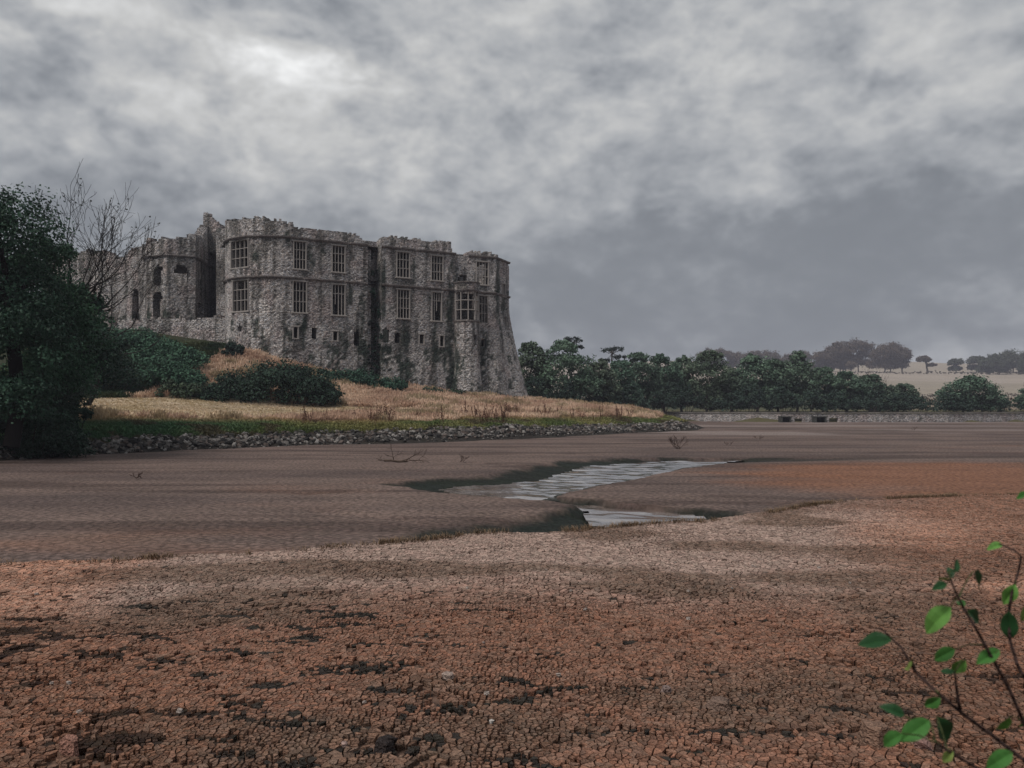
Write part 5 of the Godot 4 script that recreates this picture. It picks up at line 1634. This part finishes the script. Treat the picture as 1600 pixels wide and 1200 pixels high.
func make_weeds() -> void:
	# dock stalks gone to seed, dark red-brown
	var kinds := []
	for k in 3:
		var o := base("dock_weed", Vector3.ZERO)
		var s := Soup.new()
		var seeds := Soup.new()
		for q in rng.randi_range(3, 6):
			var tip := Vector3(rnd(-0.35, 0.35), rnd(0.7, 1.15), rnd(-0.3, 0.3))
			limb(s, Vector3(rnd(-0.08, 0.08), -0.1, rnd(-0.08, 0.08)), tip, 0.016, 0.009, 3, Color(0.10, 0.05, 0.035), 0.08)
			for j in 7:
				foliage(seeds, tip * lerpf(0.45, 1.0, j / 6.0), Vector3.ONE * 0.05, 1, 5, 0.09, Color(0.075, 0.035, 0.025), Color(0.15, 0.075, 0.05))
		piece("stalks", s.mesh(true), mat.blade, o)
		piece("seed_heads", seeds.mesh(), mat.blade, o)
		tag(o, "dark dock stalk gone to seed in the grass above the stones", "weed", "dock stalks along the rim")
		kinds.append(o)
	var at := 0
	var wanted := 46
	while at < wanted:
		var d := rnd(50.0, 90.0)
		var x := rnd(-0.3, 0.21) * d
		var s := shore_in(x, d)
		if s < 3.4 or s > 8.0 or bank_h(x, d) < 0.7 or noise_a.get_noise_2d(x * 5.0, d * 5.0) < -0.05:
			continue
		var o: Node3D = kinds[at] if at < 3 else kinds[at % 3].duplicate()
		if at >= 3:
			o.name = numbered("dock_weed")
			add_child(o)
		o.position = W(x, d, bank_h(x, d))
		o.rotation.y = rnd(0.0, TAU)
		o.scale = Vector3.ONE * rnd(0.75, 1.35)
		at += 1

# ---------------------------------------------------------------- stones, dam, drift
func rock(seed_k: int, flat := 0.6) -> ArrayMesh:
	# a broken stone: a cut-cornered block with no two faces alike
	var r := RandomNumberGenerator.new()
	r.seed = 900 + seed_k
	var s := Soup.new()
	var rings := []
	var m := 6
	for y in 4:
		var ring := []
		var v := [-0.5, -0.38, 0.34, 0.5][y] as float
		var w := [0.75, 1.0, 0.95, 0.62][y] as float
		for k in m:
			var a := TAU * k / m + r.randf_range(-0.3, 0.3)
			var e := w * r.randf_range(0.6, 1.15) * 0.5
			ring.append(Vector3(cos(a) * e * 1.25, v * flat * r.randf_range(0.85, 1.1), sin(a) * e))
		rings.append(ring)
	var white := Color.WHITE
	for y in 3:
		for k in m:
			s.quad(rings[y][k], rings[y][(k + 1) % m], rings[y + 1][(k + 1) % m], rings[y + 1][k], white)
	for k in range(1, m - 1):
		s.tri(rings[3][0], rings[3][k], rings[3][k + 1], white)
		s.tri(rings[0][0], rings[0][k + 1], rings[0][k], white)
	return s.mesh()

func make_riprap() -> void:
	var shapes := []
	for k in 10:
		shapes.append(rock(k, rng.randf_range(0.3, 0.65)))
	var tones := [Color(0.22, 0.205, 0.195), Color(0.12, 0.115, 0.11), Color(0.42, 0.40, 0.385), Color(0.07, 0.068, 0.065), Color(0.19, 0.155, 0.14), Color(0.04, 0.04, 0.04)]
	var mats := []
	for t in tones:
		var m: StandardMaterial3D = mat.stone.duplicate()
		m.vertex_color_use_as_albedo = false
		m.albedo_color = t.linear_to_srgb()
		mats.append(m)
	var o := base("rubble_revetment", Vector3.ZERO)
	tag(o, "band of tumbled grey stones along the shore below the grass", "stones")
	var all := []
	for k in SHORE.size() - 6:
		var a := Vector2(SHORE[k][0], SHORE[k][1])
		var b := Vector2(SHORE[k + 1][0], SHORE[k + 1][1])
		var t := (b - a).normalized()
		var n := Vector2(-t.y, t.x)
		for q in int(a.distance_to(b) * 60.0):
			var f := rng.randf()
			var inland := pow(rng.randf(), 0.9) * 2.5 - 0.35 + 0.35 * noise_b.get_noise_2d(a.x * 9.0 + f * 40.0, a.y)
			var p := a.lerp(b, f) + n * inland
			var h := maxf(bank_h(p.x, p.y), -0.06)
			var size := rnd(0.15, 0.36) * (1.35 if rng.randf() < 0.12 else 1.0)
			if inland < 0.1:
				size *= 0.7
				if rng.randf() < 0.4:
					continue
			var basis := Basis.from_euler(Vector3(rnd(-0.8, 0.8), rnd(0.0, TAU), rnd(-0.8, 0.8))).scaled(Vector3.ONE * size * rnd(0.85, 1.15))
			all.append([p.length() / size, Transform3D(basis, W(p.x, p.y, h + size * 0.12)), rng.randi() % 10, rng.randi() % tones.size(), p])
	all.sort_custom(func(u, v): return u[0] < v[0])
	var shown := 0
	var where := []
	var cols := []
	for k in all.size():
		var e: Array = all[k]
		var seen: bool = e[4].x > -0.60 * e[4].y
		if shown < 300 and seen:
			var st := piece("stone", shapes[e[2]], mats[e[3]], o)
			st.transform = e[1]
			shown += 1
		else:
			where.append(e[1])
			cols.append(tones[e[3]])
	tag(many("rubble_stones", shapes[3], mat.stone, where.slice(0, where.size() / 2), cols.slice(0, where.size() / 2), o), "", "", "", "stuff")
	tag(many("rubble_stones", shapes[6], mat.stone, where.slice(where.size() / 2), cols.slice(where.size() / 2), o), "", "", "", "stuff")

func make_dam() -> void:
	var o := base("dam_wall", Vector3.ZERO)
	tag(o, "long low stone wall of the mill dam across the far end of the pond", "wall")
	var track_pts := []
	for p in DAM:
		track_pts.append(Vector2(p[0], p[1]))
	var tr := Track.new(track_pts)
	wall("masonry", o, tr, 0.0, tr.length(), -0.4, [[0.0, 1.25], [40.0, 1.35], [140.0, 1.4]], [[24.5, 25.7, -0.2, 0.55], [30.0, 31.4, -0.2, 0.65]], 0.7, {"foot": -2.0, "pale": 0.15, "moss": 0.5, "streak": 0.25, "ragged": 0.05, "cell": 0.35})
	var cop := Soup.new()
	var k := 0.0
	while k < tr.length() - 1.2:
		var l := rnd(0.7, 1.2)
		var a := tr.at(k)
		var b := tr.at(k + l - 0.03)
		var n: Vector2 = a[1]
		var h := 1.30 + k * 0.0008 + rnd(0.0, 0.06)
		var pa: Vector2 = a[0] + n * 0.12
		var pb: Vector2 = b[0] + n * 0.12
		var qa: Vector2 = a[0] - n * 0.8
		var qb: Vector2 = b[0] - n * 0.8
		var c := Color(0.34, 0.32, 0.30) * rnd(0.6, 1.1)
		c.a = 1.0
		cop.quad(W(pa.x, pa.y, h), W(pb.x, pb.y, h), W(pb.x, pb.y, h + 0.2), W(pa.x, pa.y, h + 0.2), c)
		cop.quad(W(pa.x, pa.y, h + 0.2), W(pb.x, pb.y, h + 0.2), W(qb.x, qb.y, h + 0.2), W(qa.x, qa.y, h + 0.2), c)
		cop.quad(W(pa.x, pa.y, h), W(qa.x, qa.y, h), W(qb.x, qb.y, h), W(pb.x, pb.y, h), c)
		k += l
	piece("coping", cop.mesh(), mat.stone, o)
	# two sluice boxes standing out from the wall
	for q in [["left dark sluice box standing out from the dam wall", 43.6, 128.6, 1.35], ["right dark sluice box with a square opening in the dam wall", 49.0, 128.3, 1.55]]:
		var s := base("sluice_box", W(q[1], q[2], 0.0))
		tag(s, q[0], "sluice", "sluices in the dam wall")
		var w: float = q[3]
		for e in [-1, 1]:
			var j := piece("side_wall", box(Vector3(0.22, 0.85, 1.6)), mat.wet_stone, s)
			j.position = Vector3(e * w * 0.5, 0.35, 0.1)
		piece("cap_slab", box(Vector3(w + 0.3, 0.18, 1.7)), mat.wet_stone, s).position = Vector3(0, 0.86, 0.1)
		piece("opening_shade", box(Vector3(w, 0.8, 0.1)), mat.shade_black, s).position = Vector3(0, 0.35, -0.3)  # near-black sheet standing in for the shade inside the opening

func make_drift() -> void:
	# bleached branch lying on the mud
	var o := base("fallen_branch", W(-5.0, 36.2, -0.03))
	tag(o, "dead forked branch lying on the mud before the stone bank", "branch")
	var s := Soup.new()
	var c := Color(0.15, 0.11, 0.09)
	s.tube([Vector3(-0.75, 0.08, 0.0), Vector3(-0.45, 0.10, 0.1), Vector3(-0.1, 0.05, 0.05), Vector3(0.3, 0.06, 0.0)], [0.05, 0.055, 0.05, 0.04], 6, c)
	var tips := []
	for a in [[0.3, Vector3(1, 0.35, 0.2), 0.5], [0.2, Vector3(0.9, 0.5, -0.3), 0.45], [-0.3, Vector3(-0.4, 0.6, 0.2), 0.35], [0.0, Vector3(0.8, 0.25, 0.5), 0.4], [-0.6, Vector3(-0.7, 0.1, 0.3), 0.25]]:
		twigs(s, Vector3(a[0], 0.07, 0.0), a[1], a[2], 0.028, 2, 0.0, c, tips, 0.7)
	piece("limb", s.mesh(true), mat.bark, o)
	# a dead tuft and small sticks farther off
	for t in [["small dead bush standing on the mud before the end of the stone bank", 10.0, 48.3, 0.42, 9], ["small bent twig on the mud right of the fallen branch", -2.3, 36.9, 0.2, 3], ["dark stick on the mud right of the dead bush", 14.0, 52.0, 0.16, 3], ["tiny twig on the mud at the left before the stones", -13.3, 28.5, 0.12, 3], ["small stick on the far mud left of the sluices", 19.0, 62.0, 0.18, 3], ["dark stick lying on the far mud at right", 43.0, 86.0, 0.22, 3]]:
		var b := base("dead_twigs", W(t[1], t[2], -0.04))
		tag(b, t[0], "twigs", "")
		var w := Soup.new()
		for q in t[4]:
			twigs(w, Vector3(rnd(-0.12, 0.12), 0, rnd(-0.1, 0.1)), Vector3(rnd(-1.0, 1.0), rnd(0.2, 1.0), rnd(-0.5, 0.5)), t[3], 0.018, 2, 0.1, Color(0.10, 0.06, 0.05), tips, 0.6)
		piece("stems", w.mesh(true), mat.bark, b)
	# slumped blocks of mud at the neck of the creek
	for k in 14:
		var m: StandardMaterial3D = mat.wet_stone
		var f := k / 13.0
		var px := lerpf(1.0, 2.9, f) + rnd(-0.1, 0.1)
		var pd := lerpf(22.9, 25.3, f) + rnd(-0.7, -0.1)
		var cl := piece("mud_clod", rock(70 + k, rnd(0.4, 0.7)), m)
		tag(cl, "dark slumped mud block at the tip of the right-hand mud spit", "mud block", "slumped blocks at the creek's neck")
		cl.transform = Transform3D(Basis.from_euler(Vector3(rnd(-0.3, 0.3), rnd(0.0, TAU), rnd(-0.3, 0.3))).scaled(Vector3(1.3, 0.8, 0.8) * rnd(0.2, 0.42)), W(px, pd, -0.16))
	# stones lying on the plain
	var list := [["pink pointed stone on the cracked mud at the lower left", -3.18, 5.78, 0.15, 1.0, Color(0.50, 0.27, 0.21)], ["brown rounded stone half behind the leafy branch", 2.68, 5.98, 0.24, 0.75, Color(0.36, 0.23, 0.17)], ["small pink stone under the leafy branch", 3.01, 5.89, 0.13, 0.7, Color(0.44, 0.27, 0.24)], ["small pale stone on the mud at the middle of the foreground", -0.59, 7.39, 0.11, 0.6, Color(0.58, 0.46, 0.40)], ["dark clod near the bottom of the picture", -0.92, 5.87, 0.17, 0.6, Color(0.05, 0.04, 0.04)], ["flat brown stone right of the foreground's middle", 1.72, 6.68, 0.2, 0.45, Color(0.30, 0.21, 0.17)], ["tiny white chip on the cracked mud left of the middle", -0.16, 6.34, 0.045, 0.8, Color(0.7, 0.66, 0.62)], ["pinkish chip near the bottom left of the dark clod", -1.23, 5.92, 0.06, 0.6, Color(0.55, 0.40, 0.36)], ["small grey stone near the stones under the branch", 1.35, 7.05, 0.1, 0.55, Color(0.36, 0.27, 0.25)]]
	for k in list.size():
		var t: Array = list[k]
		var m: StandardMaterial3D = mat.stone.duplicate()
		m.vertex_color_use_as_albedo = false
		m.albedo_color = t[5].linear_to_srgb()
		var st := piece("field_stone", rock(40 + k, t[4]), m)
		tag(st, t[0], "stone", "")
		st.transform = Transform3D(Basis(Vector3.UP, k * 1.7).scaled(Vector3.ONE * t[3]), W(t[1], t[2], t[3] * t[4] * 0.33))

func make_pebbles() -> void:
	var pale: StandardMaterial3D = mat.stone.duplicate()
	pale.vertex_color_use_as_albedo = false
	pale.albedo_color = Color(0.55, 0.48, 0.44).linear_to_srgb()
	var shape := rock(90, 0.6)
	for k in 22:
		var d := rnd(5.8, 13.0)
		var x := rnd(-0.6, 0.45) * d
		var st := piece("pebble", shape, pale)
		tag(st, "tiny pale pebble lying on the cracked mud plain", "pebble", "pebbles scattered over the cracked plain")
		st.transform = Transform3D(Basis(Vector3.UP, rnd(0.0, TAU)).scaled(Vector3.ONE * rnd(0.025, 0.055)), W(x, d, 0.018))

func make_fringe() -> void:
	# withered sprigs along the lip of the cracked plain
	var where := []
	var cols := []
	for k in 2600:
		var x := rnd(-10.0, 19.0)
		var dense := noise_b.get_noise_2d(x * 12.0, 77.0)
		if dense < rnd(-0.35, 0.25):
			continue
		var d := edge_d(x) - 0.12 + absf(rng.randfn(0.0, 0.12)) * -1.0
		where.append(Transform3D(Basis(Vector3.UP, rnd(0.0, TAU)).scaled(Vector3.ONE * rnd(0.5, 1.2)), W(x, d, -0.01)))
		cols.append(Color(0.24, 0.16, 0.10).lerp(Color(0.10, 0.075, 0.05), rng.randf()))
	tag(many("withered_grass", blade_tuft(7, 0.13, 0.012, 1.3, false), mat.blade, where, cols), "withered brown sprigs along the lip of the cracked mud", "grass", "", "stuff")

func leaf_mesh(kind: int) -> ArrayMesh:
	# an ovate blade one unit long along +x, folded at the midrib, its tip drooping
	var s := Soup.new()
	var m := 8
	var rows := []
	for k in m + 1:
		var t := float(k) / m
		var w := 0.30 * pow(sin(PI * pow(t, 0.85)), 0.8) if k > 0 and k < m else 0.0
		w *= 1.0 + 0.05 * sin(t * 40.0 + kind)
		var droop := -0.16 * t * t + 0.03 * sin(t * 7.0 + kind)
		rows.append([Vector3(t, droop + w * 0.55, -w * 0.85), Vector3(t, droop + w * 0.32, -w * 0.45), Vector3(t, droop, 0.0), Vector3(t, droop + w * 0.25, w * 0.48), Vector3(t, droop + w * 0.38, w * 0.92)])
	for k in m:
		for q in 4:
			var tone := rnd(0.85, 1.08) * (1.16 if k % 2 == 0 and (q == 1 or q == 2) else 1.0)
			s.quad(rows[k][q], rows[k][q + 1], rows[k + 1][q + 1], rows[k + 1][q], Color(tone, tone, tone))
	return s.mesh()

func make_sapling() -> void:
	var o := base("leafy_sapling", Vector3(0.98, 0.78, -1.2))
	tag(o, "out-of-focus leafy twigs with bright green leaves in the lower right foreground", "sapling")
	var org := o.position
	var root := Soup.new()
	var bark := Color(0.075, 0.05, 0.045)
	root.tube([Vector3(0, -0.1, 0), Vector3(0.03, 0.35, 0.0), Vector3(-0.02, 0.75, -0.03), Vector3(0.916, 1.808, -1.25) - org], [0.014, 0.012, 0.009, 0.0065], 8, bark)
	root.tube([Vector3(0, 0.0, 0), Vector3(0.0, 0.4, -0.02), Vector3(0.863, 1.883, -1.26) - org], [0.012, 0.009, 0.006], 8, bark)
	piece("stem", root.mesh(true), mat.bark, o)
	var joints := []
	for k in STEMS.size():
		var pts := []
		var radii := []
		var m: int = STEMS[k].size()
		for q in m:
			var p: Array = STEMS[k][q]
			pts.append(Vector3(p[0], p[1], p[2]) - org)
			radii.append(lerpf(0.0040 if k == 0 else 0.0032, 0.0013, float(q) / (m - 1)))
			joints.append(pts[q])
			if q:
				joints.append((pts[q] + pts[q - 1]) * 0.5)
		var s := Soup.new()
		s.tube(pts, radii, 7, bark)
		piece("twig", s.mesh(true), mat.bark, o)
	var shapes := [leaf_mesh(0), leaf_mesh(2), leaf_mesh(4)]
	var tones := [Color(0.018, 0.060, 0.022), Color(0.048, 0.150, 0.034), Color(0.105, 0.24, 0.055), Color(0.19, 0.27, 0.075)]
	var mats := []
	for t in tones:
		var m := plain(t, 0.45)
		m.backlight_enabled = true
		m.backlight = Color(0.2, 0.3, 0.12)
		mats.append(m)
	for k in SAPLING_LEAVES.size():
		var e: Array = SAPLING_LEAVES[k]
		var a := Vector3(e[0][0], e[0][1], e[0][2]) - org
		var b := Vector3(e[1][0], e[1][1], e[1][2]) - org
		b.z += rnd(-0.012, 0.02)
		var best: Vector3 = joints[0]
		for j in joints:
			if j.distance_to(a) < best.distance_to(a):
				best = j
		var x := b - a
		var n := (Vector3(rnd(-0.5, 0.5), 0.75, 0.9)).normalized()
		var zz := x.normalized().cross(n).normalized()
		var y := zz.cross(x.normalized())
		var l := maxf(x.length(), 0.022)
		var lf := piece("leaf", shapes[k % 3], mats[e[2]], o)
		lf.transform = Transform3D(Basis(x.normalized() * l, y * l, zz * l), a)
		if best.distance_to(a) > 0.006:
			var s := Soup.new()
			s.tube([best, best.lerp(a, 0.5) + Vector3(0, 0.004, 0), a], [0.0014, 0.0011, 0.0009], 5, Color(0.10, 0.12, 0.05))
			piece("petiole", s.mesh(true), mat.bark, o)

func _ready() -> void:
	rng.seed = 20240607
	noise_a = make_noise(FastNoiseLite.TYPE_SIMPLEX_SMOOTH, 0.03, 3, 101)
	noise_b = make_noise(FastNoiseLite.TYPE_SIMPLEX_SMOOTH, 0.03, 4, 202)
	noise_c = make_noise(FastNoiseLite.TYPE_SIMPLEX_SMOOTH, 0.03, 3, 303)
	# camera: upright, standing 2.5 m above the pond bed, the lens raised a little
	var cam := Camera3D.new()
	cam.name = "camera"
	cam.projection = Camera3D.PROJECTION_FRUSTUM
	cam.near = 0.1
	cam.far = 6000.0
	cam.size = 0.1 * 1200.0 / 1256.0
	cam.frustum_offset = Vector2(0.0, 0.1 * 35.0 / 1256.0)
	cam.position = Vector3(0.0, 2.5, 0.0)
	var optics := CameraAttributesPhysical.new()
	optics.frustum_near = 0.1
	optics.frustum_far = 6000.0
	optics.frustum_focal_length = 24.0
	optics.frustum_focus_distance = 32.0
	optics.exposure_aperture = 5.5
	cam.attributes = optics
	add_child(cam)
	var env := Environment.new()
	env.background_mode = Environment.BG_SKY
	env.sky = Sky.new()
	env.sky.sky_material = make_sky()
	env.tonemap_mode = Environment.TONE_MAPPER_LINEAR
	env.tonemap_exposure = 1.62
	env.fog_enabled = true
	env.fog_density = 0.00035
	env.fog_light_color = Color(0.77, 0.78, 0.85)
	env.sdfgi_enabled = true
	env.ssao_enabled = true
	env.ssil_enabled = true
	var we := WorldEnvironment.new()
	we.name = "environment"
	we.environment = env
	add_child(we)
	var sun := DirectionalLight3D.new()
	sun.name = "sun"
	sun.light_energy = 0.5
	sun.light_angular_distance = 18.0
	sun.light_color = Color(1.0, 0.96, 0.92)
	sun.shadow_enabled = true
	sun.rotation_degrees = Vector3(-54.0, -46.0, 0.0)
	add_child(sun)
	print("sky ", Time.get_ticks_msec())
	make_materials()
	print("materials ", Time.get_ticks_msec())
	var ground := make_mud()
	make_water()
	print("mud ", Time.get_ticks_msec())
	make_bank()
	make_land()
	make_plates(ground)
	print("ground ", Time.get_ticks_msec())
	make_castle()
	print("castle ", Time.get_ticks_msec())
	mat.wet_stone = mat.stone.duplicate()
	mat.wet_stone.vertex_color_use_as_albedo = false
	mat.wet_stone.albedo_color = Color(0.09, 0.095, 0.09).linear_to_srgb()
	mat.shade_black = plain(Color(0.012, 0.012, 0.012), 0.9, false)  # paints the shade inside the sluice openings
	make_riprap()
	make_dam()
	make_tree_line()
	make_hill_trees()
	make_left_trees()
	make_bushes()
	print("trees ", Time.get_ticks_msec())
	make_grass()
	make_weeds()
	make_fringe()
	make_drift()
	make_pebbles()
	make_sapling()
	print("all ", Time.get_ticks_msec())
